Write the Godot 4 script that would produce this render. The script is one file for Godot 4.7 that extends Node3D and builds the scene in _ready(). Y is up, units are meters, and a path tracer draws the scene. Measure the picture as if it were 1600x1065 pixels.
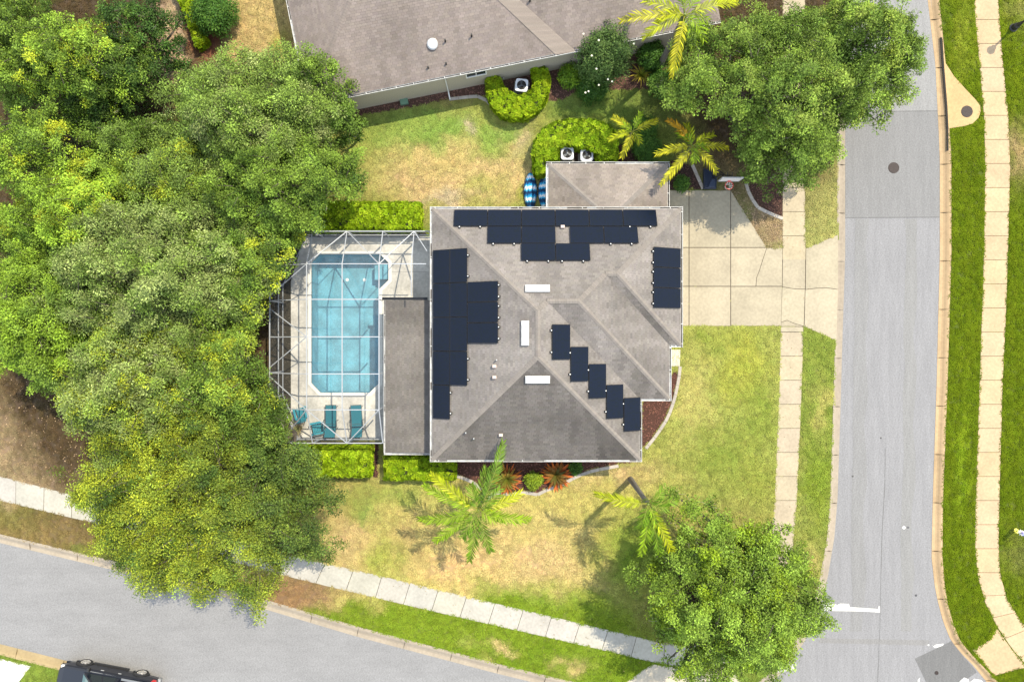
extends Node3D
# A corner house seen from straight above. Metres, y up, x to the right (east) and z down (south) as on the survey.

const EYE := 42.7            # height of the drone
const PPM := 25.0            # survey pixels per metre on the ground
var rng := RandomNumberGenerator.new()
var M := {}
var taken := {}
var paved: Array = []        # outlines where no grass grows
var soft := FastNoiseLite.new()
var fine := FastNoiseLite.new()

# ---------------------------------------------------------------- survey
func at(px: float, py: float, h := 0.0) -> Vector3:
	var k := (EYE - h) / EYE / PPM
	return Vector3((px - 800.0) * k, h, (py - 532.5) * k)

func fl(px: float, py: float, h := 0.0) -> Vector2:
	var p := at(px, py, h)
	return Vector2(p.x, p.z)

func pts(list: Array, h := 0.0) -> PackedVector2Array:
	var out := PackedVector2Array()
	for i in range(0, list.size(), 2):
		out.append(fl(list[i], list[i + 1], h))
	return out

func v3(p: Vector2, y: float) -> Vector3:
	return Vector3(p.x, y, p.y)

func on_plane(px: float, py: float, a: Vector3, n: Vector3) -> Vector3:
	var o := Vector3(0, EYE, 0)
	var d := at(px, py) - o
	return o + d * ((a - o).dot(n) / d.dot(n))

# ---------------------------------------------------------------- meshes
class MB:
	var v := PackedVector3Array()
	var n := PackedVector3Array()
	var c := PackedColorArray()
	var col := Color.WHITE
	var xf := Transform3D.IDENTITY

	func vert(p: Vector3, nn: Vector3) -> void:
		v.append(xf * p)
		n.append((xf.basis * nn).normalized())
		c.append(col)

	func tri(p: Vector3, q: Vector3, r: Vector3, hint: Vector3) -> void:
		var nn := (q - p).cross(r - p)
		if nn.length_squared() < 1e-16:
			return
		if nn.dot(hint) < 0.0:
			nn = -nn
			var t := q
			q = r
			r = t
		nn = nn.normalized()
		vert(p, nn)
		vert(r, nn)
		vert(q, nn)

	func quad(p: Vector3, q: Vector3, r: Vector3, s: Vector3, hint: Vector3) -> void:
		tri(p, q, r, hint)
		tri(p, r, s, hint)

	func smooth(p: Vector3, q: Vector3, r: Vector3, np: Vector3, nq: Vector3, nr: Vector3) -> void:
		if (q - p).cross(r - p).dot(np + nq + nr) < 0.0:
			vert(p, np); vert(q, nq); vert(r, nr)
		else:
			vert(p, np); vert(r, nr); vert(q, nq)

	func inset(poly: PackedVector2Array, d: float) -> PackedVector2Array:
		var area := 0.0
		var m := poly.size()
		for i in m:
			area += poly[i].cross(poly[(i + 1) % m])
		var s := 1.0 if area > 0.0 else -1.0
		var out := PackedVector2Array()
		for i in m:
			var e0 := (poly[i] - poly[(i + m - 1) % m]).normalized()
			var e1 := (poly[(i + 1) % m] - poly[i]).normalized()
			var n0 := Vector2(-e0.y, e0.x) * s
			var n1 := Vector2(-e1.y, e1.x) * s
			var b := n0 + n1
			var k := 1.0 + n0.dot(n1)
			out.append(poly[i] + b * (d / maxf(k, 0.3)))
		return out

	func plate(poly: PackedVector2Array, y: float, up := true) -> void:
		var t := Geometry2D.triangulate_polygon(poly)
		var h := Vector3.UP if up else Vector3.DOWN
		for i in range(0, t.size(), 3):
			var p := poly[t[i]]
			var q := poly[t[i + 1]]
			var r := poly[t[i + 2]]
			tri(Vector3(p.x, y, p.y), Vector3(q.x, y, q.y), Vector3(r.x, y, r.y), h)

	func band(lo: PackedVector2Array, y0: float, hi: PackedVector2Array, y1: float, flip := 1.0) -> void:
		var area := 0.0
		var m := lo.size()
		for i in m:
			area += lo[i].cross(lo[(i + 1) % m])
		var s := (1.0 if area > 0.0 else -1.0) * flip
		for i in m:
			var j := (i + 1) % m
			var e := lo[j] - lo[i]
			var out := Vector3(e.y, 0, -e.x) * s
			if absf(y1 - y0) < 1e-6:
				out = Vector3.UP
			else:
				out += Vector3.UP * 1e-4
			quad(Vector3(lo[i].x, y0, lo[i].y), Vector3(lo[j].x, y0, lo[j].y), Vector3(hi[j].x, y1, hi[j].y), Vector3(hi[i].x, y1, hi[i].y), out)

	func prism(poly: PackedVector2Array, y0: float, y1: float, bevel := 0.0, bottom := false) -> void:
		var top := poly
		if bevel > 0.0:
			top = inset(poly, bevel)
			band(poly, y0, poly, y1 - bevel)
			band(poly, y1 - bevel, top, y1)
		else:
			band(poly, y0, poly, y1)
		plate(top, y1)
		if bottom:
			plate(poly, y0, false)

	func box(at_: Vector3, size: Vector3, bevel := 0.0) -> void:
		var x := size.x / 2
		var z := size.z / 2
		var p := PackedVector2Array([Vector2(at_.x - x, at_.z - z), Vector2(at_.x + x, at_.z - z), Vector2(at_.x + x, at_.z + z), Vector2(at_.x - x, at_.z + z)])
		prism(p, at_.y - size.y / 2, at_.y + size.y / 2, bevel, true)

	# a bar of square section between two points
	func bar(a: Vector3, b: Vector3, w: float, h: float) -> void:
		var d := b - a
		var l := d.length()
		if l < 1e-5:
			return
		var z := d / l
		var x := Vector3.UP.cross(z)
		x = x.normalized() if x.length() > 1e-3 else Vector3.RIGHT
		var y := z.cross(x)
		var keep := xf
		xf = xf * Transform3D(Basis(x, y, z), (a + b) / 2)
		box(Vector3.ZERO, Vector3(w, h, l))
		xf = keep

	func tube(path: Array, radii: Array, sides := 8, cap := true) -> void:
		var rings: Array = []
		var norms: Array = []
		var ref := Vector3.RIGHT
		for i in path.size():
			var d: Vector3 = (path[mini(i + 1, path.size() - 1)] - path[maxi(i - 1, 0)]).normalized()
			if absf(d.dot(ref)) > 0.95:
				ref = Vector3.FORWARD if absf(d.z) < 0.9 else Vector3.UP
			var x := ref.cross(d).normalized()
			var y := d.cross(x)
			var ring: Array = []
			var nn: Array = []
			for k in sides:
				var a := TAU * k / sides
				var o := x * cos(a) + y * sin(a)
				ring.append(path[i] + o * radii[i])
				nn.append(o)
			rings.append(ring)
			norms.append(nn)
		for i in path.size() - 1:
			for k in sides:
				var j := (k + 1) % sides
				smooth(rings[i][k], rings[i][j], rings[i + 1][j], norms[i][k], norms[i][j], norms[i + 1][j])
				smooth(rings[i][k], rings[i + 1][j], rings[i + 1][k], norms[i][k], norms[i + 1][j], norms[i + 1][k])
		if cap:
			var e := path.size() - 1
			for k in sides:
				var j := (k + 1) % sides
				tri(path[0], rings[0][k], rings[0][j], path[0] - path[1])
				tri(path[e], rings[e][k], rings[e][j], path[e] - path[e - 1])

	func lathe(o: Vector3, prof: Array, sides := 20) -> void:
		for i in prof.size() - 1:
			var p: Vector2 = prof[i]
			var q: Vector2 = prof[i + 1]
			var e := q - p
			for k in sides:
				var a := TAU * k / sides
				var b := TAU * (k + 1) / sides
				var da := Vector3(cos(a), 0, sin(a))
				var db := Vector3(cos(b), 0, sin(b))
				var na := (da * e.y - Vector3.UP * e.x).normalized()
				var nb := (db * e.y - Vector3.UP * e.x).normalized()
				var p0 := o + da * p.x + Vector3.UP * p.y
				var p1 := o + db * p.x + Vector3.UP * p.y
				var q0 := o + da * q.x + Vector3.UP * q.y
				var q1 := o + db * q.x + Vector3.UP * q.y
				smooth(p0, p1, q1, na, nb, nb)
				smooth(p0, q1, q0, na, nb, na)

	func ball(o: Vector3, r: Vector3, rows := 8, cols := 12) -> void:
		for i in rows:
			for k in cols:
				var q: Array = []
				for w in [[i, k], [i, k + 1], [i + 1, k + 1], [i + 1, k]]:
					var t: float = PI * w[0] / rows
					var a: float = TAU * w[1] / cols
					q.append(Vector3(sin(t) * cos(a), cos(t), sin(t) * sin(a)))
				var nn: Array = q.map(func(d): return (d / r).normalized())
				smooth(o + q[0] * r, o + q[1] * r, o + q[2] * r, nn[0], nn[1], nn[2])
				smooth(o + q[0] * r, o + q[2] * r, o + q[3] * r, nn[0], nn[2], nn[3])

	func mesh() -> ArrayMesh:
		var arr := []
		arr.resize(Mesh.ARRAY_MAX)
		arr[Mesh.ARRAY_VERTEX] = v
		arr[Mesh.ARRAY_NORMAL] = n
		arr[Mesh.ARRAY_COLOR] = c
		var m := ArrayMesh.new()
		m.add_surface_from_arrays(Mesh.PRIMITIVE_TRIANGLES, arr)
		return m

# ---------------------------------------------------------------- nodes
func numbered(called: String) -> String:
	if not taken.has(called):
		taken[called] = 0
		return called
	taken[called] += 1
	return "%s_%03d" % [called, taken[called]]

func tag(o: Node3D, label: String, category := "", group := "", kind := "") -> Node3D:
	if label: o.set_meta("label", label)
	if category: o.set_meta("category", category)
	if group: o.set_meta("group", group)
	if kind: o.set_meta("kind", kind)
	return o

func thing(called: String, label: String, category: String, where := Vector3.ZERO, turn := 0.0, group := "") -> Node3D:
	var o := Node3D.new()
	o.name = numbered(called)
	add_child(o)
	o.position = where
	o.rotation.y = turn
	tag(o, label, category, group)
	return o

func put(called: String, shape: Variant, m: Material, parent: Node = null) -> MeshInstance3D:
	var o := MeshInstance3D.new()
	o.mesh = shape.mesh() if shape is MB else shape
	o.material_override = m
	if parent == null:
		o.name = numbered(called)
		add_child(o)
	else:
		o.name = called
		parent.add_child(o, true)
	return o

func setting(called: String, label: String, shape: Variant = null, m: Material = null) -> Node3D:
	var o: Node3D
	if shape == null:
		o = Node3D.new()
		o.name = numbered(called)
		add_child(o)
	else:
		o = put(called, shape, m)
	tag(o, label, "", "", "structure")
	return o

func scatter(called: String, shape: Mesh, m: Material, where: Array, tint: PackedColorArray, parent: Node = null) -> MultiMeshInstance3D:
	var mm := MultiMesh.new()
	mm.transform_format = MultiMesh.TRANSFORM_3D
	mm.use_colors = true
	mm.mesh = shape
	mm.instance_count = where.size()
	for i in where.size():
		mm.set_instance_transform(i, where[i])
		mm.set_instance_color(i, tint[i])
	var o := MultiMeshInstance3D.new()
	o.multimesh = mm
	o.material_override = m
	o.set_meta("kind", "stuff")
	if parent == null:
		o.name = numbered(called)
		add_child(o)
	else:
		o.name = called
		parent.add_child(o, true)
	return o

# ---------------------------------------------------------------- materials
func lin(r: float, g: float, b: float) -> Color:
	return Color(r, g, b)

func mat(c: Color, rough := 0.8, metal := 0.0, vertex := false) -> StandardMaterial3D:
	var m := StandardMaterial3D.new()
	m.albedo_color = c.linear_to_srgb()
	m.roughness = rough
	m.metallic = metal
	m.vertex_color_use_as_albedo = vertex
	return m

# grey texture between lo and hi: a coarse and a fine noise, seamless
func grain(sd: int, f1: float, f2: float, lo: float, hi: float, share := 0.5, size := 512, octaves := 4) -> ImageTexture:
	var a := FastNoiseLite.new()
	a.seed = sd
	a.noise_type = FastNoiseLite.TYPE_SIMPLEX_SMOOTH
	a.frequency = f1
	a.fractal_octaves = octaves
	var b := FastNoiseLite.new()
	b.seed = sd + 7
	b.noise_type = FastNoiseLite.TYPE_SIMPLEX
	b.frequency = f2
	b.fractal_octaves = 2
	var ia := a.get_seamless_image(size, size).get_data()
	var ib := b.get_seamless_image(size, size).get_data()
	var out := PackedByteArray()
	out.resize(size * size * 3)
	var w := 0
	for i in size * size:
		var t := (ia[i] * (1.0 - share) + ib[i] * share) / 255.0
		var g := int(255.0 * clampf(lo + (hi - lo) * t, 0.0, 1.0))
		out[w] = g
		out[w + 1] = g
		out[w + 2] = g
		w += 3
	return ImageTexture.create_from_image(Image.create_from_data(size, size, false, Image.FORMAT_RGB8, out))

func textured(m: StandardMaterial3D, t: Texture2D, metres: float, over: Texture2D = null, over_metres := 9.0) -> StandardMaterial3D:
	m.albedo_texture = t
	m.uv1_triplanar = true
	m.uv1_world_triplanar = true
	m.uv1_scale = Vector3.ONE / metres
	if over:
		m.detail_enabled = true
		m.detail_albedo = over
		m.detail_blend_mode = BaseMaterial3D.BLEND_MODE_MUL
		m.detail_uv_layer = BaseMaterial3D.DETAIL_UV_2
		m.uv2_triplanar = true
		m.uv2_world_triplanar = true
		m.uv2_scale = Vector3.ONE / over_metres
	return m

func relief(m: StandardMaterial3D, t: Texture2D, cm: float) -> StandardMaterial3D:
	m.heightmap_enabled = true
	m.heightmap_texture = t
	m.heightmap_scale = cm
	return m

func leafy(back: float) -> StandardMaterial3D:
	var m := mat(Color.WHITE, 0.5, 0.0, true)
	m.metallic_specular = 0.28
	m.backlight_enabled = true
	m.backlight = Color(back, back, back * 0.6)
	return m

func make_materials() -> void:
	var g_fine := grain(3, 0.02, 0.16, 0.72, 1.0, 0.55)
	var g_conc := grain(11, 0.012, 0.22, 0.85, 1.0, 0.4)
	var g_faint := grain(61, 0.006, 0.05, 0.88, 1.0, 0.25)
	var g_blot := grain(21, 0.006, 0.05, 0.74, 1.04, 0.25)
	var g_road := grain(31, 0.02, 0.3, 0.68, 1.02, 0.6)
	var g_soil := grain(41, 0.03, 0.2, 0.5, 1.0, 0.6)
	var g_bark := grain(51, 0.05, 0.2, 0.45, 1.0, 0.5)
	M.concrete = relief(textured(mat(Color.WHITE, 0.9, 0, true), g_conc, 1.7, g_faint, 7.0), g_conc, 0.25)
	M.asphalt = relief(textured(mat(Color.WHITE, 0.92, 0, true), g_road, 1.3, g_faint, 13.0), g_road, 0.5)
	M.side_asphalt = M.asphalt.duplicate()
	var g_streak := grain(71, 0.012, 0.05, 0.9, 1.0, 0.35)
	for q in [[M.asphalt, Vector3(0.3, 1, 0.035)], [M.side_asphalt, Vector3(0.045, 1, 0.13)]]:
		q[0].detail_albedo = g_streak
		q[0].uv2_scale = q[1]
	M.soil = relief(textured(mat(Color.WHITE, 0.97, 0, true), g_soil, 1.1), g_soil, 3.0)
	var g_turf := grain(81, 0.05, 0.3, 0.76, 1.02, 0.7)
	M.turf = relief(textured(mat(Color.WHITE, 0.97, 0, true), g_turf, 1.7), g_turf, 3.0)
	M.deck = textured(mat(lin(0.8, 0.775, 0.73), 0.85), g_conc, 2.1, g_blot, 6.0)
	M.shingle = textured(mat(Color.WHITE, 0.93, 0, true), g_fine, 0.6)
	M.stucco = relief(textured(mat(lin(0.62, 0.56, 0.45), 0.9), g_fine, 0.8), g_fine, 0.3)
	M.white = textured(mat(lin(0.7, 0.7, 0.7), 0.45), g_blot, 1.5)
	M.clean = mat(lin(0.82, 0.82, 0.81), 0.4)
	M.cage = mat(lin(0.36, 0.38, 0.42), 0.45)
	M.grime = mat(lin(0.06, 0.045, 0.035), 0.95)
	M.dark = mat(lin(0.02, 0.02, 0.022), 0.5)
	M.iron = textured(mat(lin(0.09, 0.07, 0.07), 0.7, 0.3), g_soil, 0.3)
	M.slot = mat(lin(0.02, 0.018, 0.016), 0.95)
	M.paint = textured(mat(lin(0.8, 0.8, 0.79), 0.7), g_road, 0.8)
	M.bark = relief(textured(mat(lin(0.2, 0.165, 0.13), 0.95), g_bark, 0.5), g_bark, 3.0)
	M.twig = mat(lin(0.3, 0.27, 0.22), 0.9)
	M.palmbark = relief(textured(mat(lin(0.34, 0.31, 0.27), 0.9), g_bark, 0.4), g_bark, 2.0)
	M.leaf = leafy(0.34)
	M.hedge = leafy(0.36)
	M.frond = leafy(0.6)
	M.grass = leafy(0.5)
	M.grass.metallic_specular = 0.1
	M.grass.roughness = 0.8
	M.hedge.metallic_specular = 0.15
	M.vert = mat(Color.WHITE, 0.6, 0, true)
	M.chip = mat(Color.WHITE, 0.95, 0, true)
	M.cell = mat(Color.WHITE, 0.22, 0, true)
	M.cell.metallic_specular = 0.36
	M.frame = mat(lin(0.012, 0.013, 0.018), 0.35, 0.4)
	M.screen = mat(lin(0.09, 0.095, 0.1), 0.8)
	M.screen.albedo_color.a = 0.125
	M.screen.transparency = BaseMaterial3D.TRANSPARENCY_ALPHA
	M.water = mat(lin(0.75, 0.93, 0.97), 0.02)
	M.water.albedo_color.a = 0.06
	M.water.transparency = BaseMaterial3D.TRANSPARENCY_ALPHA
	var rip := FastNoiseLite.new()
	rip.seed = 91
	rip.frequency = 0.02
	var ri := rip.get_seamless_image(256, 256)
	ri.bump_map_to_normal_map(3.0)
	M.water.normal_enabled = true
	M.water.normal_texture = ImageTexture.create_from_image(ri)
	M.water.normal_scale = 0.5
	M.water.uv1_triplanar = true
	M.water.uv1_world_triplanar = true
	M.water.uv1_scale = Vector3.ONE / 1.6
	M.plaster = textured(mat(lin(0.18, 0.55, 0.73), 0.8), g_conc, 1.4, g_blot, 4.0)
	M.teal = mat(lin(0.035, 0.27, 0.36), 0.6)
	M.sling = textured(mat(lin(0.02, 0.20, 0.27), 0.75), g_fine, 0.25)
	M.tubes = mat(lin(0.1, 0.13, 0.15), 0.4, 0.5)
	M.navy = mat(lin(0.005, 0.007, 0.015), 0.35, 0.0)
	M.navy.clearcoat_enabled = true
	M.navy.clearcoat = 0.5
	M.navy.clearcoat_roughness = 0.05
	M.glass = mat(lin(0.015, 0.022, 0.025), 0.06, 0.0)
	M.rubber = mat(lin(0.02, 0.02, 0.02), 0.85)
	M.alloy = mat(lin(0.7, 0.68, 0.66), 0.3, 0.7)
	M.red = mat(lin(0.6, 0.03, 0.03), 0.35)
	M.lamp_glass = mat(lin(0.75, 0.76, 0.78), 0.2)
	M.metal = mat(lin(0.5, 0.5, 0.5), 0.4, 0.6)
	M.terracotta = mat(lin(0.34, 0.14, 0.08), 0.85)
	M.green_box = mat(lin(0.09, 0.17, 0.12), 0.6)

func ordinal(i: int) -> String:
	return ["first", "second", "third", "fourth", "fifth", "sixth", "seventh", "eighth", "ninth", "tenth"][i]

# ---------------------------------------------------------------- light
func light() -> void:
	var cam := Camera3D.new()
	cam.name = "camera"
	cam.position = Vector3(0, EYE, 0)
	cam.rotation_degrees = Vector3(-90, 0, 0)
	cam.fov = 53.03
	cam.near = 0.5
	cam.far = 900.0
	add_child(cam)
	cam.current = true
	var env := Environment.new()
	var sky := ProceduralSkyMaterial.new()
	sky.sky_top_color = Color(0.80, 0.855, 0.925)
	sky.sky_horizon_color = Color(0.955, 0.96, 0.965)
	sky.sky_curve = 0.25
	sky.ground_bottom_color = Color(0.35, 0.37, 0.3)
	sky.ground_horizon_color = Color(0.7, 0.72, 0.7)
	env.background_mode = Environment.BG_SKY
	env.sky = Sky.new()
	env.sky.sky_material = sky
	env.background_energy_multiplier = 1.25
	env.tonemap_mode = Environment.TONE_MAPPER_LINEAR
	env.tonemap_exposure = 1.45
	env.sdfgi_enabled = true
	env.ssao_enabled = true
	env.ssil_enabled = true
	var we := WorldEnvironment.new()
	we.name = "environment"
	we.environment = env
	add_child(we)
	var sun := DirectionalLight3D.new()
	sun.name = "sun"
	sun.light_energy = 1.33
	sun.light_color = Color(1.0, 0.95, 0.84)
	sun.light_angular_distance = 0.55
	sun.shadow_enabled = true
	sun.basis = Basis.looking_at(Vector3(-0.707 * cos(deg_to_rad(58)), -sin(deg_to_rad(58)), 0.707 * cos(deg_to_rad(58))))
	add_child(sun)

# ---------------------------------------------------------------- lines on the survey
# kerbs and walks as (west or north side, east or south side) pairs of polylines
const EAST_KERB_W := [1450,-120, 1450,0, 1462,100, 1467,200, 1469,250, 1469,400, 1464,600, 1458,780, 1456,870, 1461,915, 1466,940, 1474,970, 1486,1000, 1504,1022, 1522,1040, 1542,1065, 1590,1120, 1650,1180]
const EAST_KERB_E := [1466,-120, 1466,0, 1476,100, 1482,200, 1485,250, 1485,400, 1479,600, 1472,780, 1471,870, 1475,915, 1479,940, 1487,970, 1499,1000, 1516,1020, 1536,1041, 1559,1065, 1606,1118, 1666,1174]
const WEST_KERB_E := [1321,-120, 1321,0, 1321,270, 1321,400, 1317,520, 1313,660, 1309,780, 1304,840, 1294,900, 1281,950, 1257,1003, 1221,1052, 1180,1088, 1150,1103, 1120,1112, 1090,1112, 1040,1106, 880,1077, 777,1052, 560,995, 362,936, 205,897, 0,848, -120,820]
const WEST_KERB_W := [1307,-120, 1307,0, 1307,270, 1307,400, 1304,520, 1300,660, 1296,780, 1291,840, 1281,896, 1269,942, 1246,992, 1212,1039, 1174,1073, 1146,1087, 1120,1095, 1092,1095, 1042,1089, 884,1061, 781,1036, 564,978.5, 366,921, 209,882, 0,833, -120,805]
const SOUTH_KERB_N := [-120,976, 0,1006, 103,1032, 260,1072, 420,1112, 600,1160, 800,1212]
const SOUTH_KERB_S := [-120,991, 0,1021, 100,1047, 257,1087, 417,1127, 597,1175, 797,1227]
const EAST_WALK_W := [1518,-120, 1520,0, 1529,100, 1536,180, 1538,260, 1536,400, 1532.5,500, 1529,600, 1526,700, 1523,790, 1522,850, 1526.5,900, 1538,940, 1557,978, 1580,1012, 1612,1050, 1660,1100]
const EAST_WALK_E := [1556,-120, 1558,0, 1566,100, 1574,180, 1577,260, 1573.5,400, 1570,500, 1565,600, 1562.5,700, 1560,790, 1559,850, 1562,900, 1574,938, 1592,966, 1614,996, 1644,1032, 1690,1080]
const MID_WALK_W := [1222,-120, 1222,60, 1222,290, 1222,387, 1221,447, 1219,510, 1217,600, 1213,700, 1209,790, 1203,850, 1190,910, 1176,945]
const MID_WALK_E := [1257,-120, 1257,60, 1257,290, 1258,387, 1257,447, 1255,510, 1252,600, 1248,700, 1244,790, 1238,858, 1224,925, 1208,962]
const SOUTH_WALK_N := [-120,712, 0,743, 148,781, 300,825, 458,867, 581,895, 714,927, 846,958, 976,989, 1017,999, 1070,1008, 1120,1004]
const SOUTH_WALK_S := [-120,750, 0,781, 146,816, 292,857, 440,897, 571,929, 703,960, 836,990, 966,1020, 1010,1031, 1074,1042, 1140,1036]

func line(list: Array, h := 0.0) -> PackedVector2Array:
	return pts(list, h)

func lengths(p: PackedVector2Array) -> PackedFloat32Array:
	var out := PackedFloat32Array([0.0])
	for i in range(1, p.size()):
		out.append(out[i - 1] + p[i].distance_to(p[i - 1]))
	return out

func along(p: PackedVector2Array, l: PackedFloat32Array, s: float) -> Vector2:
	for i in range(1, p.size()):
		if s <= l[i] or i == p.size() - 1:
			var t := (s - l[i - 1]) / maxf(l[i] - l[i - 1], 1e-5)
			return p[i - 1].lerp(p[i], t)
	return p[0]

# position on both sides at a share of the way measured along the first side
func pair(a: PackedVector2Array, b: PackedVector2Array, la: PackedFloat32Array, s: float) -> Array:
	for i in range(1, a.size()):
		if s <= la[i] or i == a.size() - 1:
			var t := (s - la[i - 1]) / maxf(la[i] - la[i - 1], 1e-5)
			return [a[i - 1].lerp(a[i], t), b[i - 1].lerp(b[i], t)]
	return [a[0], b[0]]

func closed(a: Array, b: Array) -> PackedVector2Array:
	var p := pts(a)
	var q := pts(b)
	q.reverse()
	p.append_array(q)
	return p

func walk(parent: Node3D, left: Array, right: Array, first: float, step: float, base: Color, top := 0.135, skip := []) -> void:
	var a := pts(left)
	var b := pts(right)
	var la := lengths(a)
	var total := la[la.size() - 1]
	paved.append(closed(left, right))
	var s := first
	var k := 0
	while s < total - 0.2:
		var e := minf(s + step, total)
		var mid := pair(a, b, la, (s + e) / 2)
		var hidden := false
		for r in skip:
			if (mid[0] as Vector2).y > r[0] and (mid[0] as Vector2).y < r[1]:
				hidden = true
		if not hidden:
			var poly := PackedVector2Array()
			var back := PackedVector2Array()
			for t in [0.0, 0.33, 0.66, 1.0]:
				var q := pair(a, b, la, lerpf(s + 0.012, e - 0.012, t))
				poly.append(q[0])
				back.append(q[1])
			back.reverse()
			poly.append_array(back)
			var m := MB.new()
			var f := rng.randf_range(0.95, 1.03)
			m.col = Color(base.r * f, base.g * f * rng.randf_range(0.985, 1.01), base.b * f * rng.randf_range(0.95, 1.03))
			m.prism(poly, 0.0, top + rng.randf_range(-0.006, 0.006), 0.014)
			put("slab", m, M.concrete, parent)
		s = e
		k += 1
	var j := MB.new()
	j.col = Color(0.1, 0.075, 0.05)
	for i in a.size() - 1:
		var ai := a[i].lerp(b[i], 0.02)
		var aj := a[i + 1].lerp(b[i + 1], 0.02)
		var bi := b[i].lerp(a[i], 0.02)
		var bj := b[i + 1].lerp(a[i + 1], 0.02)
		j.quad(v3(ai, top - 0.022), v3(aj, top - 0.022), v3(bj, top - 0.022), v3(bi, top - 0.022), Vector3.UP)
	put("joint_fill", j, M.soil, parent)

func kerb(parent: Node3D, road: Array, verge: Array, section: float, base: Color, low := [], profile := [[0.0, 0.012], [0.34, 0.004], [0.5, 0.035], [0.66, 0.095], [0.8, 0.135], [1.0, 0.142]]) -> void:
	var a := pts(road)
	var b := pts(verge)
	var la := lengths(a)
	var total := la[la.size() - 1]
	paved.append(closed(road, verge))
	var s := 0.0
	while s < total - 0.1:
		var e := minf(s + section, total)
		var m := MB.new()
		var f := rng.randf_range(0.92, 1.05)
		var n := int(ceil((e - s) / 0.5))
		var rows: Array = []
		for i in n + 1:
			var q := pair(a, b, la, lerpf(s + 0.008, e - 0.008, float(i) / n))
			var dip := 1.0
			for r in low:
				var c: Vector2 = q[0]
				dip = minf(dip, clampf((c.distance_to(r[0]) - r[1]) / 0.6, 0.25, 1.0))
			var row: Array = []
			for p in profile:
				row.append(v3((q[0] as Vector2).lerp(q[1], p[0]), p[1] * (dip if p[0] > 0.45 else 1.0)))
			row.append(v3(q[1], -0.03))
			rows.append(row)
		for i in n:
			for k in profile.size():
				var stain := 0.93 if k in [1, 2] else 1.0
				m.col = Color(base.r * f * stain, base.g * f * stain, base.b * f * stain)
				var dir: Vector3 = rows[i][k + 1] - rows[i][k]
				var hint := Vector3.UP + Vector3(dir.x, 0, dir.z) * 0.0
				if k == profile.size() - 1:
					hint = (rows[i][k] - rows[i][0]) + Vector3.UP * 1e-4
				m.quad(rows[i][k], rows[i + 1][k], rows[i + 1][k + 1], rows[i][k + 1], hint)
		for side in [0, n]:
			for k in range(1, profile.size()):
				m.tri(rows[side][0], rows[side][k], rows[side][k + 1], rows[side][0] - rows[n - side][0])
		put("kerb_section", m, M.concrete, parent)
		s = e

# ---------------------------------------------------------------- lawn
var PATCH := []
const LAWN_X0 := -130.0
const LAWN_Y0 := -130.0
const LAWN_STEP := 5.0
const LAWN_NX := 373
const LAWN_NY := 266
var lawn_cols := PackedColorArray()

func patch(px: float, py: float, rx: float, ry: float, c: Color, w := 1.0) -> void:
	if c.g > c.r:
		c = Color(c.r, c.g * 0.9, c.b * 0.8)
	PATCH.append([px, py, rx, ry, c, w])

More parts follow.
